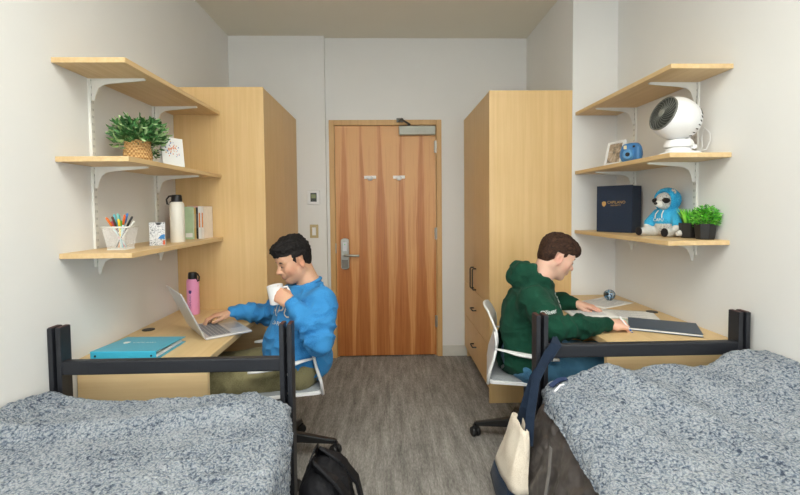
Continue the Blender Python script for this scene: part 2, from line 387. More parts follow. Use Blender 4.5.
def rotm(yaw, pitch=0, roll=0):
    """local x forward, y left, z up -> world; pitch>0 looks down, roll>0 tips to the right"""
    cy, sy = math.cos(yaw), math.sin(yaw); cp, sp = math.cos(pitch), math.sin(pitch); cr, sr = math.cos(roll), math.sin(roll)
    Z = np.array([[cy, -sy, 0], [sy, cy, 0], [0, 0, 1.]]); Y = np.array([[cp, 0, sp], [0, 1, 0], [-sp, 0, cp]]); X = np.array([[1, 0, 0], [0, cr, -sr], [0, sr, cr]])
    return Z @ Y @ X

# ================================================================== THE ROOM
XL, XR, XE, XS = -1.385, 1.59, 1.278, -.548
YB, YS, YRET, YF, CZ = 4.025, 3.97, 3.02, -1.7, 2.903
WLX, WLY, WRX, WRY, WH = -.802, 2.923, .703, 3.018, 2.172
T = .1
struct('floor', MB().box(XL-T, XR+T, YF-T, YB+.3, -.05, 0), M['carpet'])
struct('ceiling', MB().box(XL-T, XR+T, YF-T, YB+T, CZ, CZ+.05), M['ceiling'])
struct('wall_left', MB().box(XL-T, XL, YF-T, YB+T, 0, CZ), M['wall'])
struct('wall_right', MB().box(XR, XR+T, YF-T, YRET, 0, CZ), M['wall'])
struct('wall_return', MB().box(XE, XR+T, YRET, YB+T, 0, CZ), M['wall'])
struct('wall_back_left', MB().box(XL, XS, YS, YB+T, 0, CZ), M['wall'])
DX0, DX1, DH = -.522, .497, 2.174      # outer edge of the door frame
struct('wall_back', MB().box(XS, DX0+.02, YB, YB+T, 0, CZ).box(DX1-.02, XE, YB, YB+T, 0, CZ).box(DX0+.02, DX1-.02, YB, YB+T, DH-.02, CZ), M['wall'])
wx0, wx1, wz0, wz1 = -1.15, 1.35, .75, 2.55
struct('wall_front', MB().box(XL, wx0, YF-T, YF, 0, CZ).box(wx1, XR, YF-T, YF, 0, CZ).box(wx0, wx1, YF-T, YF, 0, wz0).box(wx0, wx1, YF-T, YF, wz1, CZ), M['wall'])
w = struct('window_1', MB().box(wx0, wx0+.05, YF-.08, YF-.02, wz0, wz1).box(wx1-.05, wx1, YF-.08, YF-.02, wz0, wz1).box(wx0, wx1, YF-.08, YF-.02, wz0, wz0+.05).box(wx0, wx1, YF-.08, YF-.02, wz1-.05, wz1).box(.08, .12, YF-.08, YF-.02, wz0, wz1), M['whitemetal'])
struct('baseboard_back', MB().box(DX1+.001, WRX+.05, YB-.008, YB, 0, .1), M['base'], bevel=.003)
struct('baseboard_back_left', MB().box(WLX-.02, XS+.006, YS-.008, YS, 0, .1).box(XS, DX0-.001, YB-.008, YB, 0, .1), M['base'])
struct('baseboard_left', MB().box(XL, XL+.008, YF, WLY, 0, .1), M['base'])
struct('baseboard_right', MB().box(XR-.008, XR, YF, YRET, 0, .1), M['base'])

# door
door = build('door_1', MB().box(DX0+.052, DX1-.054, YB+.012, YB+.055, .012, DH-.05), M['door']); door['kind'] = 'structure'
fw = .047
build('door_frame', MB().box(DX0, DX0+fw, YB-.012, YB+.09, 0, DH).box(DX1-fw, DX1, YB-.012, YB+.09, 0, DH).box(DX0+fw, DX1-fw, YB-.012, YB+.09, DH-fw, DH), M['frame'], door, bevel=.003)
build('door_stop', MB().box(DX0+fw, DX0+.063, YB+.02, YB+.08, 0, DH-fw).box(DX1-.063, DX1-fw, YB+.02, YB+.08, 0, DH-fw).box(DX0+fw, DX1-fw, YB+.02, YB+.08, DH-.051, DH-fw).box(DX0+.022, DX1-.022, YB+.085, YB+.095, .001, DH-.022), M['frame'], door)
yd = YB+.012
lk = build('lock_plate', MB().prism([(-.392+.037*math.cos(a)*1.0, z+.02*math.sin(a)) for z, a0, a1 in ((1.085, 0, PI), (.84, PI, 2*PI)) for a in np.linspace(a0, a1, 9)], 'y', yd-.028, yd), M['steel'], door, bevel=.004)
build('keypad', MB().box(-.41, -.374, yd-.031, yd-.028, .99, 1.07), M['silver'], lk)
build('status_light', MB().box(-.395, -.388, yd-.034, yd-.031, 1.045, 1.055), plain('green_led', srgb(60, 210, 90), .4), lk)
build('key_pad_grille', MB().box(-.42, -.364, yd-.031, yd-.028, .835, .91), plain('grey_pad', srgb(120, 118, 112), .5, .6), lk)
build('door_lever', MB().tube([(-.392, yd-.02, .952), (-.392, yd-.06, .952), (-.38, yd-.066, .952), (-.27, yd-.066, .948), (-.262, yd-.062, .948)], .0105, 10), M['steel'], door, smooth=True)
for z in (1.93, 1.14, .33):
    build('hinge', MB().tube([(DX1-.055, YB-.014, z-.055), (DX1-.055, YB-.014, z+.055)], .009, 10).box(DX1-.066, DX1-.044, YB-.014, YB+.012, z-.05, z+.05), M['steel'], door)
build('strike_plate', MB().box(DX0+fw-.002, DX0+fw+.004, YB-.014, YB+.01, .97, 1.06), M['steel'], door)
cl = build('door_closer', MB().box(.11, .44, yd-.055, yd, 2.035, 2.115), plain('grey_cover', srgb(168, 170, 160), .45, .2), door, bevel=.006)
build('closer_arm', MB().tube([(.20, yd-.03, 2.115), (.20, yd-.03, 2.135)], .012).tube([(.21, yd-.03, 2.13), (.13, yd-.16, 2.15)], .009).tube([(.13, yd-.16, 2.155), (.115, YB-.02, 2.162)], .009).box(.09, .15, YB-.03, YB-.012, 2.15, 2.185), plain('dark_steel', srgb(90, 90, 86), .4, .8), cl)
# small white double hooks stuck on the door
for i, (hx, lab) in enumerate(((-.155, 'small white adhesive hook on the door, the one nearer the lever handle side'), (.108, 'small white adhesive hook on the door, the one nearer the closer side'))):
    h = thing('adhesive_hook', lab, 'hook', (hx, yd, 1.655), group='white hooks stuck on the door')
    build('hook_plate', MB().box(-.055, .055, -.008, 0, -.010, .018), plain('hook_white', srgb(250, 250, 250), .3, noise=0), h, bevel=.006)
    build('hook_peg', MB().ball((0, -.02, -.006), (.028, .016, .022), 12), M['whiteplastic'], h, smooth=True)

# thermostat and switch
t = thing('thermostat', 'square white wall thermostat with a small green display beside the door', 'thermostat', (-.657, YS, 1.478))
build('housing', MB().box(-.056, .056, -.022, 0, -.062, .062), M['whiteplastic'], t, bevel=.005)
sc = build('display', MB().box(-.027, .027, -.025, -.021, -.038, .04), plain('display_black', srgb(40, 46, 40), .3), t)
build('screen', MB().box(-.02, .02, -.027, -.024, -.008, .028), plain('display_green', srgb(128, 140, 96), .3), sc)
t = thing('light_switch', 'brass framed rocker light switch below the thermostat', 'light switch', (-.66, YS, 1.175))
build('cover_plate', MB().box(-.038, .038, -.006, 0, -.06, .06), plain('brass_plate', srgb(178, 160, 118), .35, .6), t, bevel=.003)
build('rocker', MB().box(-.017, .017, -.014, -.005, -.036, .036), M['whiteplastic'], t, bevel=.003)

# ------------------------------------------------------------------ wardrobes
def pull(name, p, L, out, vertical, parent, h=.03):
    p = Vector(p); o = Vector(out); d = Vector((0, 0, 1)) if vertical else Vector((0, 1, 0))
    pts = [p-d*L/2, p-d*L/2+o*h*.8, p-d*L/2*.88+o*h, p+d*L/2*.88+o*h, p+d*L/2+o*h*.8, p+d*L/2]
    return build(name, MB().tube(pts, .0055, 8), M['blackplastic'], parent, smooth=True)
def wardrobe(x_front, x_back, y0, y1, out, label):
    s = 1 if out > 0 else -1
    t = thing('wardrobe', label, 'wardrobe', ((x_front+x_back)/2, (y0+y1)/2, 0)); L = Vector(t.location)
    def B(mb, x0, x1, ya, yb, z0, z1): a, b = sorted((x0, x1)); return mb.box(a-L.x, b-L.x, ya-L.y, yb-L.y, z0, z1)
    mb = MB(); xf = x_front-s*.022
    B(mb, x_front, x_back, y0, y0+.019, 0, WH); build('side_panel', mb, M['maple'], t)
    mb = MB(); B(mb, xf-s*.0005, x_back, y1-.019, y1, 0, WH); B(mb, xf-s*.0005, x_back, y0+.0195, y1-.0195, WH-.019, WH); B(mb, xf-s*.05, x_back, y0+.0195, y1-.0195, .0, .098); B(mb, xf-s*.010, xf-s*.02, y0+.0195, y1-.0195, .099, WH-.02)
    build('carcass', mb, M['maple'], t)
    ym = (y0+.02+y1)/2
    for i, (a, b, hy) in enumerate(((y0+.0205, ym-.0015, ym-.045), (ym+.0015, y1-.003, ym+.045))):
        d = build('door', B(MB(), x_front, xf, a, b, .698, WH-.003), M['maple'], t, bevel=.0015)
        pull('handle', (x_front-L.x, hy-L.y, .80), .17, (s, 0, 0), True, d)
    for z0, z1 in ((.402, .694), (.1, .398)):
        d = build('drawer', B(MB(), x_front, xf, y0+.0205, y1-.003, z0, z1), M['maple'], t, bevel=.0015)
        pull('handle', (x_front-L.x, ym-L.y, (z0+z1)/2+.0), .10, (s, 0, 0), False, d)
    return t
wardrobe(WLX, XL+.002, WLY, YS-.004, 1, 'tall maple wardrobe against the left wall, behind the desk with the laptop')
wardrobe(WRX, XE-.002, WRY, YB-.004, -1, 'tall maple wardrobe right of the door with black drawer handles')

# ------------------------------------------------------------------ desks
DZL, DZR = .718, .757
def desk(x0, x1, y0, y1, z, gx, gy, label):
    t = thing('desk', label, 'desk', ((x0+x1)/2, (y0+y1)/2, 0)); L = t.location
    def B(mb, a, b, c, d, e, f): return mb.box(a-L.x, b-L.x, c-L.y, d-L.y, e, f)
    build('desktop', B(MB(), x0, x1, y0, y1, z-.03, z), M['mapley'], t, bevel=.002)
    for a, b in ((y0+.01, y0+.035), (y1-.035, y1-.005)): build('end_panel', B(MB(), x0+.005, x1-.005, a, b, 0, z-.03), M['maplex'], t)
    xb = x0 if x0 < 0 else x1-.02
    build('modesty_panel', B(MB(), xb+.003, xb+.018, y0+.035, y1-.035, .25, z-.03), M['mapley'], t)
    build('cable_grommet', MB().lathe([(0, 0), (.032, 0), (.032, .003), (.027, .004), (0, .003)], (gx-L.x, gy-L.y, z)), M['blackplastic'], t)
    return t
desk(XL+.002, -.805, 1.945, WLY-.002, DZL, -1.325, 2.44, 'maple desk along the left wall under the laptop and turquoise binder')
desk(1.0, XR-.002, 1.965, YRET-.002, DZR, 1.535, 2.50, 'maple desk along the right wall under the papers and dark folder')

# ------------------------------------------------------------------ shelves
def bracket_mb(x, y, z, s, L=.245):
    """steel bracket under a shelf at z; s = direction away from the wall"""
    prof = [(0, 0), (s*L, 0), (s*L, -.008), (s*.09, -.021), (s*.055, -.027), (s*.034, -.040), (s*.020, -.068), (s*.012, -.1), (0, -.1)]
    return MB().prism([(x+p[0], z+p[1]) for p in prof], 'y', y-.004, y+.004).box(min(x, x+s*L), max(x, x+s*L), y-.010, y+.010, z-.003, z)
sh = {}
def shelf(side, z, y0, y1, depth, ys, label):
    s = 1 if side == 'l' else -1; xw = XL if s > 0 else XR
    t = thing('wall_shelf', label, 'shelf', (xw, (y0+y1)/2, z-.022), group='maple wall shelves on white brackets'); L = t.location
    a, b = sorted((xw+s*.0015, xw+s*depth))
    build('board', MB().box(a-L.x, b-L.x, y0-L.y, y1-L.y, 0, .022), M['mapleedge'], t, bevel=.0015)
    for y in ys:
        k = bracket_mb(s*.012, y-L.y, 0, s); build('bracket', k, M['whitemetal'], t)
ZL = (2.013, 1.605, 1.197); ZR = (2.022, 1.619, 1.212)
YSL = (2.12, 2.68); YSR = (2.225, 2.79)
for z, n in zip(ZL, ('top', 'middle', 'bottom')):
    shelf('l', z, 1.885, WLY-.003, .303, YSL, {'top': 'empty maple wall shelf, topmost of the three on the left wall', 'middle': 'maple wall shelf holding the basket plant and greeting card', 'bottom': 'maple wall shelf holding the pen cup, white flask and books'}[n])
for z, n in zip(ZR, ('top', 'middle', 'bottom')):
    shelf('r', z, 1.995, YRET-.003, .293, YSR, {'top': 'empty maple wall shelf, topmost of the three on the right wall', 'middle': 'maple wall shelf holding the white fan and blue camera', 'bottom': 'maple wall shelf holding the navy box and plush raccoon'}[n])
for xw, s, ys, z0 in ((XL, 1, YSL, 1.11), (XR, -1, YSR, 1.12)):
    for i, y in enumerate(ys):
        mb = MB().box(min(xw, xw+s*.011), max(xw, xw+s*.011), y-.0125, y+.0125, z0, 2.0 if s > 0 else 2.01)
        sl = MB()
        for k in range(26):
            zz = z0+.02+k*.034
            for q in (-.005, .005): sl.box(xw+s*.0112-.0004, xw+s*.0112+.0004, y+q-.0012, y+q+.0012, zz, zz+.011)
        t = thing('shelf_standard', ('white slotted upright rail on the %s wall, the one %s the wardrobe' % ('left' if s > 0 else 'right', 'farther from' if i == 0 else 'closer to')), 'shelf rail', (xw, y, z0), group='white slotted shelf rails')
        for q in (mb, sl): q.v = [(a-xw, b-y, c-z0) for a, b, c in q.v]
        build('rail', mb, M['whitemetal'], t); build('slots', sl, plain('slot_grey', srgb(150, 150, 146), .7), t)['kind'] = 'stuff'

# ================================================================== SHELF THINGS, LEFT
def leafy(mb, base, H, spread, n, leaf, up=.6, seed=1, mi=2):
    r = random.Random(seed); base = Vector(base)
    for i in range(n):
        a = r.random()*2*PI; q = r.random()**.5; h = H*(-.10+1.1*r.random()**.7)*math.sqrt(1-.75*q*q)
        tip = base+Vector((math.cos(a)*q*spread, math.sin(a)*q*spread, h))
        for j in range(3):
            d = Vector((math.cos(a)*q+r.uniform(-.8, .8), math.sin(a)*q+r.uniform(-.8, .8), up*r.uniform(-.3, 1.2))).normalized()
            s = d.cross(Vector((r.uniform(-1, 1), r.uniform(-1, 1), 1))).normalized(); l = leaf*r.uniform(.7, 1.2); p = tip+Vector((r.uniform(-1, 1), r.uniform(-1, 1), r.uniform(-1, 1)))*leaf*.5
            w = l*.42; n_ = d.cross(s)*l*.12; k = r.choice((0, 0, 1, 2)) if mi == 2 else 0
            mb.add([p, p+d*l*.35+s*w*.5+n_, p+d*l*.75+s*w*.35+n_, p+d*l, p+d*l*.75-s*w*.35+n_, p+d*l*.35-s*w*.5+n_, p+d*l*.5], [(0, 1, 6), (1, 2, 6), (2, 3, 6), (3, 4, 6), (4, 5, 6), (5, 0, 6)], k)
    return mb
def basket_mat():
    m, nt, bs = new_mat('wicker')
    b = nd(nt, 'ShaderNodeTexChecker', Scale=1.); nt.links.new(coords(nt, (110, 110, 90)), b.inputs['Vector'])
    b.inputs['Color1'].default_value = srgb(216, 178, 122); b.inputs['Color2'].default_value = srgb(168, 124, 72)
    nt.links.new(b.outputs['Color'], bs.inputs['Base Color']); bs.inputs['Roughness'].default_value = .8; return m
pl = thing('potted_plant', 'leafy green plant in a woven rattan basket on a shelf', 'plant', (-1.20, 2.17, 1.605))
bm_ = MB()
for k in range(10):
    z = .003+k*.0108; bm_.tube([(math.cos(2*PI*j/28)*(.054+.003*math.sin(k*.6)), math.sin(2*PI*j/28)*(.054+.003*math.sin(k*.6)), z) for j in range(28)], .0065, 6, closed=True)
bm_.lathe([(0, 0), (.050, 0), (.051, .095), (0, .095)])
build('basket', bm_, basket_mat(), pl, smooth=True)
g1, g2, g3 = plain('leaf_green', srgb(74, 128, 70), .5, noise=.2), plain('leaf_dark', srgb(52, 104, 52), .5, noise=.2), plain('leaf_pale', srgb(168, 200, 140), .5, noise=.1)
fo = MB(); leafy(fo, (.0, .01, .095), .120, .098, 270, .038, seed=3); leafy(fo, (.02, .085, .055), .05, .035, 20, .03, seed=5, up=-.6)
for a in range(14): fo.tube([(0, 0, .08), (.05*math.cos(a*2.1), .05*math.sin(a*2.1), .14), (.09*math.cos(a*2.1), .09*math.sin(a*2.1), .18)], .002, 5)
build('foliage', fo, [g1, g2, g3], pl)

cd = thing('greeting_card', 'white greeting card with orange and blue floral print standing beside the plant', 'card', (-1.105, 2.33, 1.605), rz=math.radians(62))
build('card_front', MB().box(-.062, .062, -.001, .001, 0, .148, R=Matrix.Rotation(-.10, 3, 'X'), c=(0, 0, 0)), M['paper'], cd)
build('card_back', MB().box(-.062, .062, .03, .032, 0, .147, R=Matrix.Rotation(.12, 3, 'X'), c=(0, .03, 0)), M['paper'], cd)
fl = [MB() for _ in range(3)]; rr = random.Random(4)
for k in range(46):
    a = rr.random()*2*PI; q = .044*rr.random()**.6; x, z = q*math.cos(a), .085+q*math.sin(a); y = -.0022+math.sin(.10)*z*1.0
    j = 0 if q < .026 else rr.choice((0, 1, 1, 2)); s = rr.uniform(.0024, .0048)
    fl[j].add([(x+s*math.cos(b), y, z+s*math.sin(b)) for b in np.linspace(0, 2*PI, 7)[:-1]], [(0, 1, 2, 3, 4, 5)])
cf = [o for o in cd.children if o.name.startswith('card_front')][0]
for f, c in zip(fl, (srgb(226, 156, 124), srgb(136, 146, 186), srgb(220, 180, 140))): build('floral_print', f, plain('print_ink', c, .8), cf)['kind'] = 'stuff'

# wire pencil cup
def mesh_metal():
    m, nt, bs = new_mat('white_wire_mesh')
    bs.inputs['Base Color'].default_value = srgb(240, 240, 240)
    v = coords(nt, (260, 260, 260)); ck = nd(nt, 'ShaderNodeTexVoronoi', Scale=1., feature='DISTANCE_TO_EDGE'); nt.links.new(v, ck.inputs['Vector'])
    r = ramp(nt, [(.0, (1, 1, 1, 1)), (.05, (1, 1, 1, 1)), (.08, (.05, .05, .05, 1))], 'LINEAR'); nt.links.new(ck.outputs['Distance'], r.inputs['Fac']); nt.links.new(r.outputs['Color'], bs.inputs['Alpha']); return m
pc = thing('pencil_cup', 'white wire mesh pencil cup full of pens on a shelf', 'pencil cup', (-1.236, 2.07, 1.197))
a, b = .038, .053; q = lambda r, z: [(-r, -r, z), (r, -r, z), (r, r, z), (-r, r, z)]
cup = MB().add(q(a, .002)+q(b, .104), [(0, 1, 5, 4), (1, 2, 6, 5), (2, 3, 7, 6), (3, 0, 4, 7), (0, 3, 2, 1)])
cm = build('mesh_body', cup, mesh_metal(), pc)
build('rim', MB().tube(q(b, .104), .004, 8, closed=True), M['whitemetal'], pc, smooth=True)
build('cup_base', MB().tube(q(a, .003), .003, 8, closed=True), M['whitemetal'], pc)
pens = [('orange', (236, 120, 40)), ('light blue', (110, 196, 210)), ('pink', (224, 84, 110)), ('turquoise', (70, 190, 190)), ('dark brown', (90, 60, 50)), ('green', (110, 190, 60)), ('pale teal', (130, 200, 196)), ('yellow pencil', (240, 160, 50)), ('bright yellow', (240, 214, 60)), ('blue', (50, 110, 180)), ('aqua', (90, 180, 200)), ('black', (40, 40, 44)), ('deep orange', (232, 110, 40)), ('white', (220, 220, 214))]
for i, (nm, c) in enumerate(pens):
    x = -.036+.0055*i; y = [-.02, .018, -.005, .028][i % 4]; L = .152+.018*math.sin(i*2.3); tx = (x)*.75; ty = (y)*.5
    top = Vector((x*1.35+.004*math.sin(i*3), y*1.2, math.sqrt(L*L-.0009))); bot = Vector((-x*.5, -y*.6, .010))
    bot.x = max(-.026, min(.026, bot.x)); p = thing('pen', '%s pen standing in the white wire mesh cup' % nm, 'pen', (-1.236, 2.07, 1.197), group='pens in the wire mesh cup')
    mt = plain('pen_'+nm.replace(' ', '_'), srgb(*c), .35, noise=.02)
    d = top-bot
    build('barrel', MB().tube([bot, bot+d*.72], .0038, 8), mt if i % 3 else plain('pen_pale', srgb(190, 222, 226), .3), p, smooth=True)
    build('cap', MB().tube([bot+d*.70, bot+d*.97, top], [.0052, .0052, .003], 8), mt, p, smooth=True)

# patterned tin
t = thing('patterned_box', 'small grey and white patterned card box with a blue patch, left of the white flask', 'box', (-1.178, 2.285, 1.197), rz=math.radians(20))
def pattern_mat():
    m, nt, bs = new_mat('ink_pattern'); v = coords(nt)
    n = nd(nt, 'ShaderNodeTexNoise', Scale=55, Detail=3, Distortion=2.5); nt.links.new(v, n.inputs['Vector'])
    r = ramp(nt, [(.38, srgb(96, 100, 108)), (.45, srgb(216, 218, 220)), (.55, srgb(226, 226, 226)), (.6, srgb(150, 156, 164))]); nt.links.new(n.outputs['Fac'], r.inputs['Fac'])
    nt.links.new(r.outputs['Color'], bs.inputs['Base Color']); return m
build('carton', MB().box(-.036, .036, -.02, .02, 0, .118), pattern_mat(), t, bevel=.002)
build('top_notch', MB().add([(-.008, -.0208, .117), (.022, -.0208, .117), (.014, -.0208, .105), (0, -.0208, .105)], [(0, 1, 2, 3)]), M['blackplastic'], t)
build('blue_patch', MB().add([(.002, -.0208, .036), (.035, -.0208, .032), (.034, -.0208, .058), (.02, -.0208, .055)], [(0, 1, 2, 3)]), plain('patch_blue', srgb(40, 120, 184)), t)
build('red_patch', MB().add([(.024, -.0206, .004), (.0355, -.0206, .004), (.0355, -.0206, .028), (.026, -.0206, .026)], [(0, 1, 2, 3)]), plain('patch_red', srgb(206, 90, 50)), t)

def flask(name, loc, r, h, body, label, loop_side, cap_h=.04, rz=0):
    t = thing(name, label, 'bottle', loc, rz)
    build('flask_body', MB().lathe([(0, 0), (r*.93, 0), (r, .006), (r, h-.02), (r*.95, h-.008), (r*.78, h), (0, h)], n=36), body, t, smooth='auto')
    c = build('cap', MB().lathe([(0, h), (r*.74, h), (r*.76, h+.01), (r*.7, h+cap_h*.8), (r*.62, h+cap_h), (0, h+cap_h)], n=28), M['blackplastic'], t, smooth='auto')
    s = loop_side
    build('carry_loop', MB().tube([(s*r*.5, 0, h+cap_h*.85), (s*r*1.0, 0, h+cap_h*.8), (s*r*1.35, 0, h+cap_h*.35), (s*r*1.25, 0, h-.012), (s*r*.95, 0, h-.018), (s*r*.78, 0, h+.004)], .0048, 8), M['blackplastic'], c, smooth=True)
    return t
flask('water_bottle', (-1.178, 2.50, 1.197), .038, .225, plain('cream_enamel', srgb(232, 228, 216), .35, noise=.01), 'tall cream insulated bottle with a black loop cap on a shelf', -1, rz=.3)
pb = flask('water_bottle', (-1.235, 2.80, DZL), .037, .225, plain('pink_enamel', srgb(240, 160, 204), .4, noise=.01), 'pink insulated bottle with a black loop cap on the desk', 1, rz=-.3)
pb_r = .0394
def on_cyl(c, r):
    def f(p):
        # arc-length wrap about the vertical axis, facing the camera side
        x = (p-Vector(c)).x/r; y0 = math.radians(-75); a = y0+x
        return Vector((r*math.cos(a), r*math.sin(a), p.z))
    return f
ink = plain('purple_ink', srgb(88, 60, 130), .5)
sv = on_cyl((0, 0, 0), pb_r)
wr = write('lettering', 'CAPILANO', .017, (0, 0, .085), (0, 0, 1), (-1, 0, 0), ink, pb, surf=sv)
sh_ = [(-.009, .155), (-.009, .145), (-.006, .138), (0, .133), (.006, .138), (.009, .145), (.009, .155), (0, .158)]
build('shield_emblem', MB().add([sv(Vector((x, 0, z))) for x, z in sh_], [tuple(range(8))]), ink, pb)

# books
bk = [('pale green', (178, 202, 164), .200, .05, .15, 'wide pale green book cover behind the cream bottle'), ('orange', (222, 96, 50), .196, .011, .14, 'slim orange book at the left of the row'), ('light pink', (232, 190, 186), .205, .012, .14, 'pale pink book beside the orange one'), ('red', (214, 70, 50), .190, .013, .14, 'red book in the middle of the row'),
      ('teal', (62, 130, 140), .188, .012, .13, 'teal book next to the red one'), ('yellow', (226, 192, 120), .192, .016, .13, 'mustard yellow book in the row'), ('black', (52, 50, 50), .195, .012, .14, 'thin black book in the row'), ('white', (238, 236, 232), .202, .019, .14, 'thick white book near the end of the row'), ('white and orange', (240, 230, 220), .202, .016, .14, 'white and orange book, last in the row by the wardrobe')]
xx = -1.252; sy0 = 2.765
for nm, c, h, th, dp, lab in bk[1:]:
    t = thing('book', lab, 'book', (xx+th/2, sy0, 1.197), group='row of books on a shelf')
    col = plain('book_'+nm.replace(' ', '_'), srgb(*c), .5, noise=.03)
    build('cover', MB().box(-th/2+.0004, -th/2+.0022, 0, dp, 0, h).box(th/2-.0022, th/2-.0004, 0, dp, 0, h).box(-th/2+.0004, th/2-.0004, 0, .003, 0, h), col, t, bevel=.0006)
    build('pages', MB().box(-th/2+.0024, th/2-.0024, .0035, dp-.003, .003, h-.003), M['paper'], t)
    build('spine_print', MB().box(-th*.22, th*.22, -.0008, -.0001, h*.35, h*.8), plain('spine_ink', srgb(*((226, 140, 70) if 'orange' in nm or nm == 'white' else tuple(min(255, int(v*.6+90)) for v in c))), .6), t)
    xx += th
nm, c, h, th, dp, lab = bk[0]
t = thing('book', lab, 'book', (-1.236, 2.735, 1.197), group='row of books on a shelf', rz=math.radians(4))
build('cover', MB().box(-.075, .045, -.009, -.007, 0, h).box(-.075, .045, .007-.002, .007, 0, h).box(-.075, -.072, -.009, .007, 0, h), plain('book_pale_green', srgb(*c), .5, noise=.05), t)
build('pages', MB().box(-.071, .043, -.006, .004, .003, h-.003), M['paper'], t)
build('cover_sticker', MB().box(.0, .04, -.0098, -.0092, .012, .038), M['paper'], t)

# ================================================================== SHELF THINGS, RIGHT
# picture frame
pf = thing('picture_frame', 'white photo frame leaning on a shelf beside the blue camera', 'picture frame', (1.345, 2.60, 1.619), rot=(0, math.radians(0), math.radians(-78)))
pf.scale = (.94, .94, .94)
R8 = Matrix.Rotation(-.22, 3, 'X')
mb = MB()
for a in ((-.075, -.06), (.06, .075)): mb.box(a[0], a[1], -.008, .008, 0, .155, R=R8, c=(0, 0, 0))
for z in ((0, .015), (.14, .155)): mb.box(-.06, .06, -.008, .008, z[0], z[1], R=R8, c=(0, 0, 0))
build('frame_border', mb, M['whiteplastic'], pf)
build('frame_stand', MB().box(-.015, .015, .06, .063, 0, .10, R=Matrix.Rotation(.35, 3, 'X'), c=(0, .06, 0)), M['whiteplastic'], pf)
def photo_mat():
    m, nt, bs = new_mat('photo_print'); n = nd(nt, 'ShaderNodeTexNoise', Scale=22, Detail=3, Distortion=.6); nt.links.new(coords(nt), n.inputs['Vector'])
    r = ramp(nt, [(.35, srgb(112, 104, 92)), (.5, srgb(180, 160, 138)), (.65, srgb(206, 200, 188))]); nt.links.new(n.outputs['Fac'], r.inputs['Fac']); nt.links.new(r.outputs['Color'], bs.inputs['Base Color']); return m
build('photo', MB().box(-.06, .06, -.002, .002, .015, .14, R=R8, c=(0, 0, 0)), photo_mat(), pf)

# instant camera
ic = thing('instant_camera', 'blue instant camera with a round black lens on a shelf', 'camera', (1.375, 2.455, 1.619), rz=math.radians(-48)); ic.scale = (.86, .86, .86)
blue = plain('camera_blue', srgb(64, 122, 178), .4, noise=.02)
F_ = Field((-.09, -.06, -.01), (.09, .06, .16), .0035)
F_.ell((0, .0, .062), (.062, .026, .062), .01); F_.ell((-.03, 0, .055), (.038, .028, .055), .02); F_.ell((.03, 0, .055), (.038, .028, .055), .02); F_.cone((-.035, 0, .105), (.035, 0, .108), .018, .018, .02); F_.cone((.05, -.02, .09), (.05, -.02, .03), .018, .018, .02); F_.d = np.maximum(F_.d, (-F_.local()[..., 2]).astype(np.float32))
V_, Q_ = F_.mesh(); sdf_obj('camera_body', V_, Q_, blue, ic)
ln = build('lens_ring', MB().lathe([(0, 0), (.036, 0), (.036, .006), (.03, .012), (.027, .018), (0, .018)], (-.008, -.024, .052), axis=(0, -1, 0)), plain('lens_blue', srgb(84, 142, 190), .4), ic, smooth='auto')
build('lens', MB().lathe([(0, 0), (.014, 0), (.013, .003), (0, .002)], (-.008, -.0425, .052), axis=(0, -1, 0)), M['blackplastic'], ln)
build('flash', MB().box(-.036, -.018, -.034, -.024, .088, .112), plain('flash_cream', srgb(222, 204, 160), .3), ic, bevel=.003)
build('viewfinder', MB().box(.018, .034, -.032, -.022, .095, .108), M['blackplastic'], ic, bevel=.002)

# fan
fn = thing('desk_fan', 'round white desk fan with a dark grille on a shelf', 'fan', (1.44, 2.14, 1.619))
fd = nrm((-.93, -.13, .32)); fc = Vector((-.022, 0, .182)); wp = M['whiteplastic']
build('fan_base', MB().lathe([(0, 0), (.098, 0), (.1, .006), (.085, .016), (.06, .022), (0, .022)], (0, 0, 0), 36), wp, fn, smooth='auto')
build('fan_neck', MB().lathe([(.055, .02), (.057, .035), (.05, .036), (.05, .04), (.062, .042), (.066, .055), (.058, .075), (0, .09)], (-.005, 0, 0), 36), wp, fn, smooth='auto')
prof = []
R_ = .105
for k in range(0, 15):
    a = math.radians(-80+k*8.3); prof.append((R_*math.cos(a)*.98, R_*math.sin(a)*1.15))
hs = build('fan_housing', MB().lathe(prof, fc, 40, axis=fd), wp, fn, smooth='auto')
fr_ = prof[-1]
build('grille_cavity', MB().lathe([(0, fr_[1]-.018), (fr_[0]*1.0-.003, fr_[1]-.018), (fr_[0]*1.02, fr_[1]+.001), (fr_[0]*.98, fr_[1]+.002), (0, fr_[1]+.002)], fc, 40, axis=fd), plain('grille_dark', srgb(44, 48, 46), .5), fn, smooth='auto')
gr = MB(); qd = Vector((0, 0, 1)).rotation_difference(Vector(fd))
for k in range(22):
    a0 = 2*PI*k/22; pts = []
    for j in range(7):
        rr_ = .016+(fr_[0]-.018)*j/6; a = a0+j*.16; pts.append(qd @ Vector((rr_*math.cos(a), rr_*math.sin(a), fr_[1]+.004+.008*(1-(j/6)**2)))+fc)
    gr.tube(pts, .0013, 5)
gr.tube([qd @ Vector(((fr_[0]-.001)*math.cos(2*PI*k/36), (fr_[0]-.001)*math.sin(2*PI*k/36), fr_[1]+.003))+fc for k in range(36)], .0035, 6, closed=True)
build('grille', gr, plain('grille_grey', srgb(110, 112, 106), .4), fn)
build('grille_cap', MB().lathe([(0, 0), (.018, 0), (.016, .004), (0, .005)], qd @ Vector((0, 0, fr_[1]+.011))+fc, axis=fd), plain('cap_grey', srgb(130, 132, 124), .4), fn)
vt = MB()
for k in range(26):
    a = 2*PI*k/26
    p = [qd @ Vector((rr_*math.cos(a), rr_*math.sin(a), zz))+fc for rr_, zz in ((.0895, -.060), (.0795, -.076))]
    vt.tube(p, .0028, 5)
build('rear_vents', vt, M['dark'], fn)
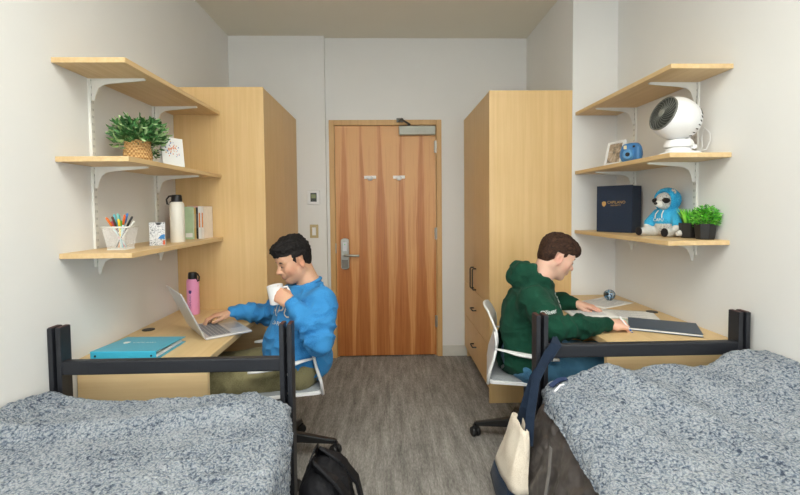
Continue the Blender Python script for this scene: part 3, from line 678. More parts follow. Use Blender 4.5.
build('fan_bracket', MB().box(.03, .05, -.055, .055, .03, .05).box(.03, .05, -.012, .012, .03, .12), wp, fn, bevel=.004)
cb = thing('power_cable', 'thin white fan cable hanging at the wall behind the fan', 'cable', (1.55, 2.13, 1.64))
build('cable', MB().tube([(-.03, 0, .0), (.015, -.005, .01), (.028, -.012, .05), (.03, -.005, .09), (.02, .02, .12), (.022, .04, .08), (.02, .03, .03), (0, .02, .0)], .0022, 6), wp, cb, smooth=True)

# navy presentation box
navy = plain('navy_leatherette', srgb(24, 42, 66), .5, noise=.1, scale=200, bmp=.1); gold = plain('gold_foil', srgb(206, 168, 104), .4, .3)
nb = thing('presentation_box', 'large navy presentation box with gold crest lettering on a shelf', 'box', (1.424, 2.72, 1.212), rz=math.radians(-58))
build('box_body', MB().box(-.113, .113, 0, .10, 0, .288), navy, nb, bevel=.003)
lid = build('box_lid', MB().box(-.116, .116, -.012, -.001, 0, .292), navy, nb, bevel=.003)
write('crest_lettering', 'CAPILANO', .024, (.016, -.0128, .187), (1, 0, 0), (0, 0, 1), gold, lid)
write('crest_lettering', 'UNIVERSITY', .0125, (.012, -.0128, .168), (1, 0, 0), (0, 0, 1), gold, lid)
build('crest', MB().add([(-.065+x*1.5, -.0128, .178+(z-.146)*1.4) for x, z in sh_], [tuple(range(8))]), gold, lid)

# plush raccoon
pr_ = thing('plush_raccoon', 'plush raccoon in a bright blue hoodie sitting on a shelf', 'plush toy', (1.510, 2.335, 1.212), rz=math.radians(200))
pr_.scale = (1.08, 1.08, 1.08)
# local: x forward, y left, z up
def plush_sdf(name, prims, mat, parent, lo=(-.12, -.14, -.01), hi=(.16, .14, .3), amp=.0015):
    F = Field(lo, hi, .003)
    for p in prims:
        if len(p) == 4 and not hasattr(p[2], '__len__'): F.cone(p[0], p[1], p[2], p[3], .012)
        elif len(p) == 2: F.ell(p[0], p[1], .012)
        elif len(p) == 3: F.ell(p[0], p[1], .004, op='sub')
    F.d = np.maximum(F.d, (-F.local()[..., 2]).astype(np.float32)+.0)
    V, Q = F.mesh(); o, _ = sdf_obj(name, V, Q, mat, parent); displace(o, lambda P, N: amp*vnoise(P*160)); return o
gf = cloth('grey_fur', srgb(206, 204, 198), srgb(150, 148, 144), 180); bf = cloth('black_fur', srgb(34, 32, 34), None, 180); wf = cloth('white_fur', srgb(232, 230, 224), None, 180)
hb = cloth('blue_plush_hoodie', srgb(64, 170, 214), srgb(40, 140, 190), 220)
HC = (.012, 0, .175)
plush_sdf('plush_body', [((0, 0, .055), (.05, .055, .06)), (HC, (.045, .047, .045)), ((.045, 0, .162), (.062+.0, 0, .158), .022, .012), ((.02, .05, .02), (.10, .075, .022), .024, .020), ((.02, -.05, .02), (.10, -.065, .022), .024, .020), ((.0, .055, .09), (.045, .085, .045), .018, .017), ((0, -.055, .09), (.05, -.07, .045), .018, .017)], gf, pr_)
build('muzzle', MB().ball((.058, 0, .160), (.024, .018, .016), 14), wf, pr_, smooth=True)
build('nose', MB().ball((.082, 0, .163), (.008, .009, .007), 10), M['blackplastic'], pr_, smooth=True)
for s in (-1, 1):
    build('eye_patch', MB().ball((.046, s*.026, .177), (.012, .022, .014), 12), bf, pr_, smooth=True)
    build('eye', MB().ball((.056, s*.024, .181), (.003, .003, .003), 8), plain('glass_eye', srgb(60, 40, 20), .1), pr_, smooth=True)
    build('ear', MB().ball((.012, s*.038, .215), (.008, .016, .018), 12), gf, pr_, smooth=True)
    build('paw', MB().ball((.116, s*.07+.005, .024), (.008, .019, .021), 12), bf, pr_, smooth=True)
build('tail', MB().tube([(.0, .04, .02), (.01, .09, .025), (.05, .115, .022), (.09, .12, .02)], [.016, .019, .018, .010], 12), gf, pr_, smooth=True)
hd = plush_sdf('plush_hoodie', [((0, 0, .085), (.055, .06, .052)), ((0, .05, .11), (.03, .08, .065), .026, .027), ((0, -.05, .11), (.033, -.068, .065), .026, .027), ((.0, 0, .180), (.056, .062, .062)), ((.060, 0, .176), (.055, .050, .056), 's')], hb, pr_)
for s in (-1, 1): build('drawstring', MB().tube([(.045, s*.014, .128), (.060, s*.017, .11), (.062, s*.018, .092)], .0025, 6), wf, hd)
write('hoodie_lettering', 'CAPU', .022, (.0625, 0, .082), (0, 1, 0), (0, 0, 1), wf, hd)

# planters
pm = plain('matte_black_pot', srgb(30, 30, 31), .5); gg = [plain('herb_green', srgb(86, 184, 46), .5, noise=.2), plain('herb_light', srgb(146, 220, 84), .5, noise=.2), plain('herb_deep', srgb(54, 134, 36), .5, noise=.2)]
for i, (x, y, lab, kind) in enumerate(((1.527, 2.180, 'small black planter with spiky grass leaves beside the plush raccoon', 'grass'), (1.532, 2.078, 'small black planter with round bushy leaves, front of the shelf', 'bush'))):
    p = thing('planter', lab, 'plant', (x, y, 1.212), rz=.2+.3*i, group='black planters with artificial greenery')
    r = .050; n = 8
    build('pot', MB().lathe([(0, 0), (r*.78, 0), (r*.84, .006), (r, .076), (r*.9, .076), (r*.88, .06), (0, .06)], n=n), pm, p, bevel=.003)
    mb = MB()
    if kind == 'grass':
        rr = random.Random(3)
        for k in range(150):
            a = rr.random()*2*PI; q = rr.random()*.03; b = Vector((q*math.cos(a), q*math.sin(a), .06)); L = rr.uniform(.05, .095); ln_ = rr.uniform(.1, .75)
            t_ = b+Vector((math.cos(a)*L*ln_, math.sin(a)*L*ln_, L)); s = Vector((-math.sin(a), math.cos(a), 0))*.005
            mb.add([b-s, b+s, (b+t_)/2+s*.9+Vector((0, 0, .006)), t_, (b+t_)/2-s*.9+Vector((0, 0, .006))], [(0, 1, 2, 3, 4)], rr.choice((0, 1, 2)))
    else: leafy(mb, (0, 0, .075), .085, .048, 260, .019, seed=9)
    build('greenery', mb, gg, p)

# ================================================================== DESK THINGS, LEFT
lt = math.atan2(.66, -.75)          # direction of the laptop's hinge line
H1 = Vector((-.919, 2.212, DZL)); av = Vector((.80, .60, 0)).normalized(); bv = Vector((-.60, .80, 0)).normalized()
lp = thing('laptop', 'open silver laptop on the left desk', 'laptop', H1, rot=(0, 0, math.atan2(av.y, av.x)))   # local x = away from hinge, local y = along hinge
W_, D_ = .33, .235
bs_ = build('laptop_base', MB().box(0, D_, 0, W_, .002, .014), M['silver'], lp, bevel=.004)
ky = MB()
for r_ in range(6):
    for c_ in range(15): ky.box(.022+r_*.0185, .022+r_*.0185+.0155, .022+c_*.0191, .022+c_*.0191+.0165, .0142, .0155)
build('keyboard', ky, plain('keys_silver', srgb(126, 128, 134), .5), bs_, )
build('trackpad', MB().box(.148, .222, .11, .22, .0141, .0146), plain('trackpad', srgb(182, 182, 186), .3, .5), bs_)
Rl = Matrix.Rotation(math.radians(-24), 3, 'Y'); DL = .262
ld = build('laptop_lid', MB().box(-.006, .001, 0, W_, .0, DL, R=Rl, c=(0, 0, 0)), M['silver'], lp, bevel=.003); ld.location = (0, 0, .012)
build('screen', MB().box(.0012, .002, .008, W_-.008, .012, DL-.008, R=Rl, c=(0, 0, 0)), plain('screen_glass', srgb(120, 128, 140), .12), ld)

bd = thing('ring_binder', 'turquoise ring binder lying on the left desk', 'binder', (-1.165, 2.055, DZL), rz=math.radians(-1.5))
tq = plain('turquoise_vinyl', srgb(70, 168, 196), .35, noise=.02)
x0, x1, y0, y1 = -.145, .145, -.11, .155
build('spine', MB().box(x0, x1, y0-.003, y0, 0, .040), plain('turquoise_spine', srgb(72, 190, 222), .35, noise=.01), bd, bevel=.001)
cv = build('top_cover', MB().box(x0, x1, y0, y1, .037, .040, R=Matrix.Rotation(-.05, 3, 'X'), c=(0, y0, .04)), tq, bd)
build('bottom_cover', MB().box(x0, x1, y0, y1, 0, .003), tq, bd)
build('papers', MB().box(x0+.008, x1-.012, y0+.02, y1-.012, .004, .018), M['paper'], bd)
build('ring_mechanism', MB().tube([(x1-.03, y0+.012, .004), (x1-.03, y0+.02, .03), (x1-.03, y0+.045, .03), (x1-.03, y0+.05, .006)], .002, 6).tube([(x0+.03, y0+.012, .004), (x0+.03, y0+.02, .03), (x0+.03, y0+.045, .03), (x0+.03, y0+.05, .006)], .002, 6), M['steel'], bd)
for x in (x0+.022, x1-.022): build('rivet', MB().lathe([(0, 0), (.0045, 0), (.0045, .001), (0, .001)], (x, y0-.003, .02), 12, axis=(0, -1, 0)), M['blackplastic'], bd)
write('cover_lettering', 'CAPILANO', .022, (.01, .035, .0345), (1, .0, 0), (0, 1, -.04), M['paper'], cv)
build('cover_emblem', MB().add([(-.075+x*1.6, .035+(z-.146)*1.4, .0348) for x, z in sh_], [tuple(range(8))]), M['paper'], cv)

# ================================================================== DESK THINGS, RIGHT
fo_ = thing('folder', 'dark slate blue folder lying on the right desk', 'folder', (1.37, 2.135, DZR+.003), rz=math.radians(-28))
nvf = plain('slate_vinyl', srgb(58, 74, 92), .45, noise=.04)
build('folder_cover', MB().box(-.155, .155, -.085, .14, .011, .0135), nvf, fo_, bevel=.001)
build('folder_pages', MB().box(-.150, .152, -.082, .135, .003, .011), M['paper'], fo_)
build('folder_back', MB().box(-.155, .155, -.085, .14, 0, .0028), nvf, fo_)

def sheet(name, label, x, y, rz, w, h, z, lines=True, mat=None, cat='paper', curl=.004):
    n = 9; A = np.zeros((n, n, 3))
    for i in range(n):
        for j in range(n):
            u, v = i/(n-1)-.5, j/(n-1)-.5; A[i, j] = (u*w, v*h, .0006+curl*((u*v*2)**2+max(0, u-.3)*.6))
    t = thing(name, label, cat, (x, y, z), rz)
    build('page', MB().grid(A), mat or M['paper'], t, smooth=True, solid=.0008)
    if lines:
        mb = MB()
        for k in range(12):
            yy_ = -h*.4+k*h*.07; mb.box(-w*.38, w*(.2+.15*math.sin(k*2.1)), yy_, yy_+.0025, .0022+.001, .0024+.001)
        build('writing', mb, plain('pen_grey', srgb(140, 146, 156), .8), t)
    return t
sheet('paper_sheet', 'loose white paper sheet under the glass paperweight', 1.38, 2.76, .5, .30, .22, DZR, cat='paper')
sheet('paper_sheet', 'loose white paper sheet between the notebook and the wall', 1.36, 2.455, -.35, .30, .21, DZR, cat='paper')
nt_ = thing('open_notebook', 'open white notebook under the hands at the right desk', 'notebook', (1.15, 2.365, DZR), rz=math.radians(-4))
for s, nm in ((-1, 'left_page'), (1, 'right_page')):
    A = np.zeros((10, 6, 3))
    for i in range(10):
        for j in range(6):
            u = i/9; A[i, j] = (s*u*.0+(-.13+.26*j/5), s*.002+s*u*.16, .004+.010*math.sin(min(1, u*1.6)*PI*.5)*(1-u*.75))
    build(nm, MB().grid(A), M['paper'] if s > 0 else plain('paper_green_tint', srgb(212, 222, 208), .8), nt_, smooth=True, solid=.006)
mb = MB()
for k in range(9): mb.box(-.11, .06+.03*math.sin(k*3.1), .03+k*.013, .032+k*.013, .0165, .0168)
build('writing', mb, plain('pen_blue', srgb(120, 130, 156), .8), nt_)

gb = thing('paperweight', 'round glass paperweight with blue and black swirls on the paper', 'paperweight', (1.452, 2.83, DZR+.002))
def swirl():
    m, nt, bs = new_mat('swirl_glass'); n = nd(nt, 'ShaderNodeTexNoise', Scale=22, Detail=2, Distortion=2.); nt.links.new(coords(nt), n.inputs['Vector'])
    r = ramp(nt, [(.38, srgb(20, 22, 26)), (.46, srgb(60, 90, 100)), (.52, srgb(40, 130, 190)), (.6, srgb(210, 216, 216)), (.68, srgb(50, 60, 50))]); nt.links.new(n.outputs['Fac'], r.inputs['Fac']); nt.links.new(r.outputs['Color'], bs.inputs['Base Color'])
    bs.inputs['Roughness'].default_value = .05; bs.inputs['Coat Weight'].default_value = 1; return m
build('glass_ball', MB().ball((0, 0, .036), (.037, .037, .0345), 24), swirl(), gb, smooth=True)
build('flat_foot', MB().lathe([(0, 0), (.016, 0), (.02, .005), (0, .006)]), mirror_glass('clear_glass', (.9, .95, 1, 1)), gb)

#@@PART2
# ================================================================== BEDS
def bed(xa, xb, rail_z, top_z, label, s, ye=1.84):
    """xa, xb = outer x of the posts; s=+1 when the aisle side is at xb"""
    t = thing('bed_frame', label, 'bed frame', ((xa+xb)/2, .9, 0)); L = t.location
    def B(mb, a, b, c, d, e, f): return mb.box(a-L.x, b-L.x, c-L.y, d-L.y, e, f)
    for y in (ye, -.16):
        for x in (xa, xb-.052):
            mb = MB(); B(mb, x, x+.019, y, y+.062, 0, top_z); B(mb, x+.033, x+.052, y, y+.062, 0, top_z); B(mb, x+.019, x+.033, y+.040, y+.050, .01, top_z-.02)
            p = build('post', mb, M['black'], t, bevel=.0025)
            bo = MB()
            for z in (.33, .50, .60, .68): bo.lathe([(0, 0), (.006, 0), (.005, .004), (0, .004)], (x+.026-L.x, y+.040-L.y, z), 10, axis=(0, -1, 0))
            build('bolts', bo, M['steel'], p)
            cp = MB(); B(cp, x+.002, x+.017, y+.006, y+.056, top_z-.0005, top_z+.0015); B(cp, x+.035, x+.050, y+.006, y+.056, top_z-.0005, top_z+.0015)
            build('end_cap', cp, plain('dark_red_cap', srgb(70, 34, 32), .5), p)
        mb = MB(); B(mb, xa+.045, xb-.045, y+.004, y+.040, rail_z-.058, rail_z); build('end_rail', mb, M['black'], t, bevel=.006)
        mb = MB(); B(mb, xa+.045, xb-.045, y+.004, y+.040, .28, .34); build('end_rail', mb, M['black'], t, bevel=.006)
    for x in (xa+.008, xb-.044):
        mb = MB(); B(mb, x, x+.036, -.10, ye, .28, .34); build('side_rail', mb, M['black'], t, bevel=.004)
    return t
bed(-1.383, -.400, .764, .903, 'black metal bed frame by the left wall, in front of the laptop desk', 1, 1.80)
bed(.630, 1.566, .783, .912, 'black metal bed frame by the right wall with a tote bag hanging on it', -1)
def mattress(x0, x1, label):
    t = build('mattress', MB().box(x0, x1, -.06, 1.80, .345, .555), cloth('mattress_ticking', srgb(120, 126, 140)), bevel=.04, seg=3)
    return tag(t, label, 'mattress')
mattress(-1.36, -.44, 'mattress under the blanket of the left bed')
mattress(.70, 1.55, 'mattress under the blanket and dark comforter of the right bed')

def drape(name, label, xs_in, x_edge, top, hang_x, hang_z, y0, y1, mat, ny=260, cols=(150, 26, 60), zfar=.36, nf=26, cat='blanket', amp=.004, far_round=.05):
    """bed cover: a top sheet from the wall side (xs_in) to x_edge(y), rounding over and hanging to hang_z; the far end rolls down too.
    top(x, y) -> height, hang_x(y, q) -> x of the hanging side"""
    ys = np.linspace(y0, y1, ny); rows = []
    sgn = 1 if x_edge(1.) > xs_in else -1; R = .045
    def row(y, dz=0.):
        xe = x_edge(y)-sgn*R; P = []
        for u in np.linspace(0, 1, cols[0]): x = xs_in+(xe-xs_in)*u; P.append((x, y, top(x, y)-dz))
        zt = P[-1][2]
        for a in np.linspace(0, PI/2, cols[1])[1:]: P.append((xe+sgn*R*math.sin(a), y, zt-R*(1-math.cos(a))))
        xb, zb = P[-1][0], P[-1][2]; hz = hang_z(y)
        for q_ in np.linspace(0, 1, cols[2])[1:]: P.append((xb+hang_x(y, q_), y, min(zb, max(hz, zb+(hz-zb)*q_))))
        return P
    for y in ys: rows.append(row(y))
    last = np.array(rows[-1]); zl = last[:, 2].copy()
    for a in np.linspace(0, 1, nf)[1:]:
        r = last.copy(); an = min(1, a*3)*PI/2; r[:, 1] = y1+far_round*math.sin(an); r[:, 2] = zl-far_round*(1-math.cos(an))-max(0, a-1/3)*1.5*np.maximum(0, zl-far_round-zfar); rows.append(r.tolist())
    A = np.array(rows)
    P = A.reshape(-1, 3)
    mb = MB(); mb.grid(A); o = build(name, mb, mat, smooth=True, solid=0)
    if amp:
        def fn(P, N):
            return amp*(1.3*vnoise(P*30, 1)+1.0*vnoise(P*75, 2)+.7*vnoise(P*120, 5))
        displace(o, fn)
    return tag(o, label, cat)
def ipl(xs, zs): return lambda x: float(np.interp(x, xs, zs))
fl_ = ipl([-1.385, -1.30, -1.0, -.80, -.66, -.54, -.47, -.40], [.645, .650, .632, .640, .656, .652, .628, .600])
def topL(x, y):
    w = math.exp(-((1.80-y)/.16)**2); base = .612-.012*math.sin(2.1*y+x*3)
    ridge = .030*math.exp(-((y-(1.50+.22*(x+1.2)))/.045)**2)*max(0, min(1, (x+1.42)/.12))*(1 if x < -.62 else max(0, (-.45-x)/.17))
    w2 = .022*math.exp(-((x+1.33)/.06)**2)+.05*math.exp(-((x+1.38)/.06)**2-((y-1.56)/.12)**2)
    return base*(1-w)+fl_(x)*w+ridge*1.15+w2+.010*math.exp(-((x+.55+.3*(1.7-y))/.05)**2)+.005*math.sin(9*x+5*y)*math.sin(4*y)
eL = ipl([.2, 1.0, 1.3, 1.5, 1.65, 1.74], [-.335, -.335, -.340, -.355, -.378, -.405])
drape('fleece_blanket', 'fuzzy blue grey fleece blanket spread over the left bed', -1.378, eL, topL, lambda y, q: .012*math.sin(q*3+y*9)-.02*q*(1 if y > 1.5 else .3)+.008*math.sin(y*23)*q,
      lambda y: .33+.05*math.sin(y*3), .15, 1.728, M['sherpa'], far_round=.045, zfar=.50)
fr2 = ipl([.62, .70, .80, .89, 1.0, 1.08, 1.17, 1.27, 1.36, 1.42, 1.47, 1.58], [.620, .664, .697, .713, .712, .716, .706, .708, .725, .758, .772, .772])
def topR(x, y):
    w = math.exp(-((1.80-y)/.30)**2); base = .600+.03*max(0, min(1, (x-.7)/.4))
    pile = .10*math.exp(-((x-1.60)/.16)**2-((y-1.62)/.30)**2)
    f = .017*math.sin(22*(x+.55*y)+2*math.sin(3*y))*math.exp(-((x-1.0)/.35)**2)*max(0, min(1, (y-.9)/.4))
    g = .016*math.sin(34*y+4*math.sin(7*x))*math.exp(-((x-1.50)/.14)**2)
    return base*(1-w)+fr2(x)*w+pile*(1-w)+f+g*max(0, min(1, (y-.8)/.3))*(1-.7*w)
eR = ipl([.2, 1.1, 1.33, 1.48, 1.63, 1.70, 1.78], [.588, .588, .606, .620, .618, .622, .650])
drape('fleece_blanket', 'fuzzy blue grey fleece blanket spread over the right bed above the dark comforter', 1.582, eR, topR, lambda y, q: -.006*q,
      lambda y: .568+.006*math.sin(y*17), .15, 1.765, M['sherpa'], cols=(150, 16, 6), far_round=.045, zfar=.52)
# blanket label
lb = thing('blanket_tag', 'navy and white fabric tag at the corner of the right bed blanket', 'tag', (.688, 1.725, .652))
for a, b, c, nm_ in (((-.040, .000, .002), (.036, .026, .022), .020, 'navy_strip'), ((-.034, -.026, -.012), (.022, .000, .010), .008, 'white_strip')):
    mb = MB(); mb.ribbon([a, tuple((a[i]+b[i])/2+(.010 if i == 2 else 0) for i in range(3)), b], c, .004, up=(-.5, -.4, 1)); build(nm_, mb, plain('tag_navy', srgb(34, 52, 88), .7) if nm_[0] == 'n' else plain('tag_white', srgb(226, 226, 232), .7), lb)
# dark comforter hanging at the aisle side
def sat():
    m, nt, bs = new_mat('grey_satin'); n = nd(nt, 'ShaderNodeTexNoise', Scale=14, Detail=4); nt.links.new(coords(nt), n.inputs['Vector'])
    r = ramp(nt, [(.3, srgb(66, 62, 60)), (.7, srgb(86, 81, 79))]); nt.links.new(n.outputs['Fac'], r.inputs['Fac']); nt.links.new(r.outputs['Color'], bs.inputs['Base Color'])
    bs.inputs['Roughness'].default_value = .38; bs.inputs['Sheen Weight'].default_value = 0; bump(nt, bs, n.outputs['Fac'], .15, .01); return m
def topC(x, y): return .562
def hangC(y, q):
    s = -.098*q-.02*math.sin(q*PI)
    return s+.012*math.sin(30*y+7*q+2*math.sin(4*y))*q+.008*math.sin(57*y-11*q)*(.3+q)-.03*q*max(0, (y-1.45)/.3)
cm_ = drape('comforter', 'dark grey quilted comforter hanging off the aisle side of the right bed', 1.56, lambda y: .606, topC, hangC, lambda y: .06, .15, 1.745, sat(), cols=(8, 14, 90), amp=0, far_round=.03, zfar=.36)
displace(cm_, lambda P, N: .014*vnoise(P*np.array([12, 10, 9]), 3)+.007*vnoise(P*np.array([30, 26, 22]), 8)+.003*vnoise(P*60, 4))
build('seam_strip', MB().ribbon([(.566, 1.50, .53), (.556, 1.49, .44), (.534, 1.475, .34)], .022, .002, up=(-1, 0, 0)), plain('satin_light', srgb(120, 118, 118), .35), cm_)

# ================================================================== BAGS
cv_ = cloth('cream_canvas', srgb(222, 212, 196), srgb(206, 194, 176), 300); nc = cloth('navy_canvas', srgb(30, 42, 60), srgb(22, 32, 46), 300)
tb = thing('tote_bag', 'cream canvas tote bag with navy base and straps hanging from the right bed post', 'bag', (.486, 1.72, .21))
def hexgrid(b, t, bulge, n=10):
    """closed bag shell: four side walls between bottom quad b and top quad t with bulging"""
    A = []
    b = [Vector(p) for p in b]; t = [Vector(p) for p in t]; cb_ = sum(b, Vector())/4; ct_ = sum(t, Vector())/4
    for i in range(n+1):
        u = i/n; row = []
        q = [b[k].lerp(t[k], u) for k in range(4)]; c = cb_.lerp(ct_, u)
        for k in range(4):
            for j in range(n):
                v = j/n; p = q[k].lerp(q[(k+1) % 4], v); d = (p-c); d.z = 0
                p = p+d.normalized()*bulge*math.sin(v*PI)*math.sin(u*PI*.9+.25)+Vector((1, 1, 0))*.004*math.sin(9*u+7*k+v*5); row.append(p)
        row.append(row[0]); A.append([list(p) for p in row])
    return np.array(A)
bq = [(-.050, -.10, 0), (.030, -.13, -.0), (.050, .15, .0), (-.05, .15, 0)]; tq_ = [(.030, -.04, .300), (.058, -.05, .285), (.068, .08, .285), (.035, .09, .300)]
Ab = hexgrid(bq, tq_, .012, 12); cut = 3
mb = MB().grid(Ab[cut-0:]); build('canvas_body', mb, cv_, tb, smooth=True, solid=.003, weld=True)
mb = MB().grid(Ab[:cut+1]); nb_ = len(mb.v); mb.add(Ab[0].tolist(), [tuple(range(len(Ab[0])-1))]); build('navy_base', mb, nc, tb, smooth=True, solid=.004)
px_, py_, pz_ = .47, 1.72, .21
for k, (o1, o2) in enumerate(((-.045, 0), (.085, .03))):
    pts = [(.528-px_, 1.72+o1-py_, .44-pz_), (.545-px_, 1.735+o1*.6-py_, .54-pz_), (.59-px_, 1.785+o1*.2-py_, .66-pz_), (.650-px_+o2*.4, 1.812-py_, .75-pz_), (.690-px_+o2*.4, 1.828-py_, .792-pz_), (.700-px_+o2*.4, 1.865-py_, .797-pz_), (.698-px_+o2*.4, 1.895-py_, .77-pz_), (.69-px_, 1.90-py_, .70-pz_)]
    build('strap', MB().ribbon(pts, .034, .006, up=(-.5, -1, .3)), nc, tb, smooth=False)

bp = thing('backpack', 'black backpack standing on the carpet beside the left bed', 'backpack', (-.235, 1.60, 0))
blk = cloth('black_nylon', srgb(30, 30, 33), srgb(20, 20, 23), 260, rough=.6, bmp=.3, sheen=0)
F_ = Field((-.16, -.22, 0), (.18, .22, .52), .005)
F_.ell((0, .0, .22), (.105, .155, .23), .05); F_.cone((0, -.07, .10), (0, .07, .10), .095, .095, .05); F_.cone((-.0, -.05, .36), (0, .05, .36), .085, .08, .05); F_.ell((.07, 0, .16), (.06, .12, .13), .015); F_.d = np.maximum(F_.d, (.005-F_.local()[..., 2]).astype(np.float32))
V_, Q_ = F_.mesh(); o_, _ = sdf_obj('pack_body', V_, Q_, blk, bp); displace(o_, lambda P, N: .006*vnoise(P*np.array([18, 18, 12]))+.003*vnoise(P*50))
build('carry_handle', MB().ribbon([(-.05, -.03, .435), (-.055, -.035, .465), (-.045, -.01, .485), (-.04, .03, .48), (-.045, .045, .445)], .024, .006, up=(-1, 0, .3)), blk, bp)
for s in (-.075, .075):
    build('shoulder_strap', MB().ribbon([(-.04, s*.5, .44), (-.02, s*.8-.03, .47), (.05, s*.9-.06, .445), (.11, s-.06, .36), (.135, s-.05, .24), (.12, s*1.1-.04, .12), (.08, s*1.2-.03, .05)], .055, .012, up=(1, 0, .4)), blk, bp, bevel=.004)
build('zip_line', MB().tube([(.03*math.cos(a)+.055, .125*math.cos(a), .18+.13*math.sin(a)) for a in np.linspace(.1, PI-.1, 20)], .003, 6), M['blackplastic'], bp)

# ================================================================== CHAIRS
def office_chair(loc, rz, base_rz, label, seat_z=.445):
    t = thing('desk_chair', label, 'chair', loc, rz); wp = M['whiteplastic']
    # seat pan: rounded slab with white rim
    def outline(inset, z):
        pts = []
        for x, y, r in ((.20, .205, .07), (-.225, .225, .035), (-.225, -.225, .035), (.20, -.205, .07)):
            x0, y0 = x-math.copysign(r, x), y-math.copysign(r, y); a0 = {(1, 1): 0, (-1, 1): 90, (-1, -1): 180, (1, -1): 270}[(int(math.copysign(1, x)), int(math.copysign(1, y)))]
            for k in range(7): a = math.radians(a0+k*15); pts.append((x0+(r-inset*0)*math.cos(a), y0+r*math.sin(a)))
        s = 1-inset/.21; return [(p[0]*s, p[1]*s, z+.02*max(0, (abs(p[0]/.2))**3)*(-.6 if p[0] > 0 else .2)) for p in pts]
    def slab(insets_z):
        mb = MB(); n = 28
        for k, (i, z) in enumerate(insets_z): mb.v += outline(i, z)
        for k in range(len(insets_z)-1): mb.f += [(k*n+j, k*n+(j+1) % n, (k+1)*n+(j+1) % n, (k+1)*n+j) for j in range(n)]
        mb.f += [tuple(range(n-1, -1, -1)), tuple((len(insets_z)-1)*n+j for j in range(n))]; mb.mi = [0]*len(mb.f); return mb
    seat = build('seat', slab([(.02, seat_z-.022), (0, seat_z-.014), (0, seat_z), (.006, seat_z+.002), (.012, seat_z)]), wp, t, smooth='auto')
    build('seat_pad', slab([(.014, seat_z-.006), (.013, seat_z+.010), (.03, seat_z+.016)]), M['seatpad'], seat, smooth='auto')
    # backrest: curved shell, wide at the top
    n, m = 26, 22; A = np.zeros((n, m, 3))
    for i in range(n):
        v = i/(n-1); z = seat_z+.015+.36*v
        hw = .222-.012*math.sin(v*PI)
        if v > .62: hw *= math.sqrt(max(0, 1-((v-.62)/.38)**2*.66))
        xb = float(np.interp(z-seat_z, [.0, .06, .13, .18, .22, .27, .33, .38], [-.218, -.207, -.186, -.173, -.168, -.172, -.196, -.222]))
        for j in range(m):
            u = -1+2*j/(m-1); A[i, j] = (xb-.022*(1-u*u)*(.3+.7*v), hw*u, z-(.03*u*u*max(0, v-.6)))
    bk_ = build('backrest', MB().grid(A), plain('white_back', srgb(214, 219, 224), .45, noise=.01), t, smooth=True, solid=.007)
    edge = [tuple(A[i, 0]) for i in range(n)]+[tuple(A[-1, j]) for j in range(1, m)]+[tuple(A[i, -1]) for i in range(n-2, -1, -1)]
    build('back_rim', MB().tube(edge, .006, 8), wp, bk_, smooth=True)
    for s in (-1, 1):
        build('back_support', MB().tube([(-.218, s*.222, seat_z-.01), (-.208, s*.226, seat_z+.06), (-.186, s*.226, seat_z+.13), (-.176, s*.226, seat_z+.175)], [.015, .015, .013, .012], 10, flat=.6), wp, t, smooth=True)
        build('back_support', MB().tube([(-.176, s*.226, seat_z+.175), (-.175, s*.223, seat_z+.22), (-.184, s*.218, seat_z+.27)], [.012, .010, .007], 10, flat=.7), wp, t, smooth=True)
        build('armrest', MB().tube([(-.176, s*.228, seat_z+.180), (-.12, s*.238, seat_z+.174), (-.06, s*.246, seat_z+.164), (.02, s*.25, seat_z+.156), (.10, s*.25, seat_z+.150), (.14, s*.25, seat_z+.148)], [.010, .015, .024, .026, .024, .015], 12, flat=.42), wp, t, smooth=True)
    gl = build('gas_lift', MB().lathe([(0, .09), (.028, .09), (.028, .22), (.018, .222), (.018, seat_z-.05), (0, seat_z-.05)], n=20), M['blackplastic'], t, smooth='auto')
    build('seat_mechanism', MB().box(-.11, .10, -.08, .08, seat_z-.065, seat_z-.02), M['blackplastic'], t, bevel=.012)
    b = build('star_base', MB().lathe([(0, .098), (.042, .10), (.045, .165), (.03, .175), (0, .175)], n=20), M['blackplastic'], t, smooth='auto')
    for k in range(5):
        a = base_rz-rz+k*2*PI/5; d = Vector((math.cos(a), math.sin(a), 0)); p = Vector((-d.y, d.x, 0))
        mb = MB().hexa([d*.03-p*.024+Vector((0, 0, .105)), d*.03+p*.024+Vector((0, 0, .105)), d*.285+p*.016+Vector((0, 0, .066)), d*.285-p*.016+Vector((0, 0, .066))], [d*.03-p*.02+Vector((0, 0, .165)), d*.03+p*.02+Vector((0, 0, .165)), d*.30+p*.013+Vector((0, 0, .088)), d*.30-p*.013+Vector((0, 0, .088))])
        lg = build('base_leg', mb, M['blackplastic'], t, bevel=.006)
        c = d*.298; wd = Vector((math.cos(a+.7), math.sin(a+.7), 0)); cs = MB().tube([c+Vector((0, 0, .085)), c+Vector((0, 0, .05))], .008, 8)
        for s in (-1, 1): cs.lathe([(0, -.010), (.026, -.010), (.029, -.005), (.029, .005), (.026, .010), (0, .010)], c+wd*.014*s+Vector((0, 0, .029)), 20, axis=wd)
        cs.box(c.x-.016, c.x+.016, c.y-.016, c.y+.016, .035, .066)
        build('caster', cs, M['blackplastic'], lg, smooth='auto')
    return t
office_chair((-.60, 2.38, 0), PI+math.radians(13), math.radians(8), 'white plastic desk chair under the person in the blue sweatshirt')
office_chair((.790, 2.47, 0), math.radians(-13), math.radians(157-72), 'white plastic desk chair under the person in the green hoodie')
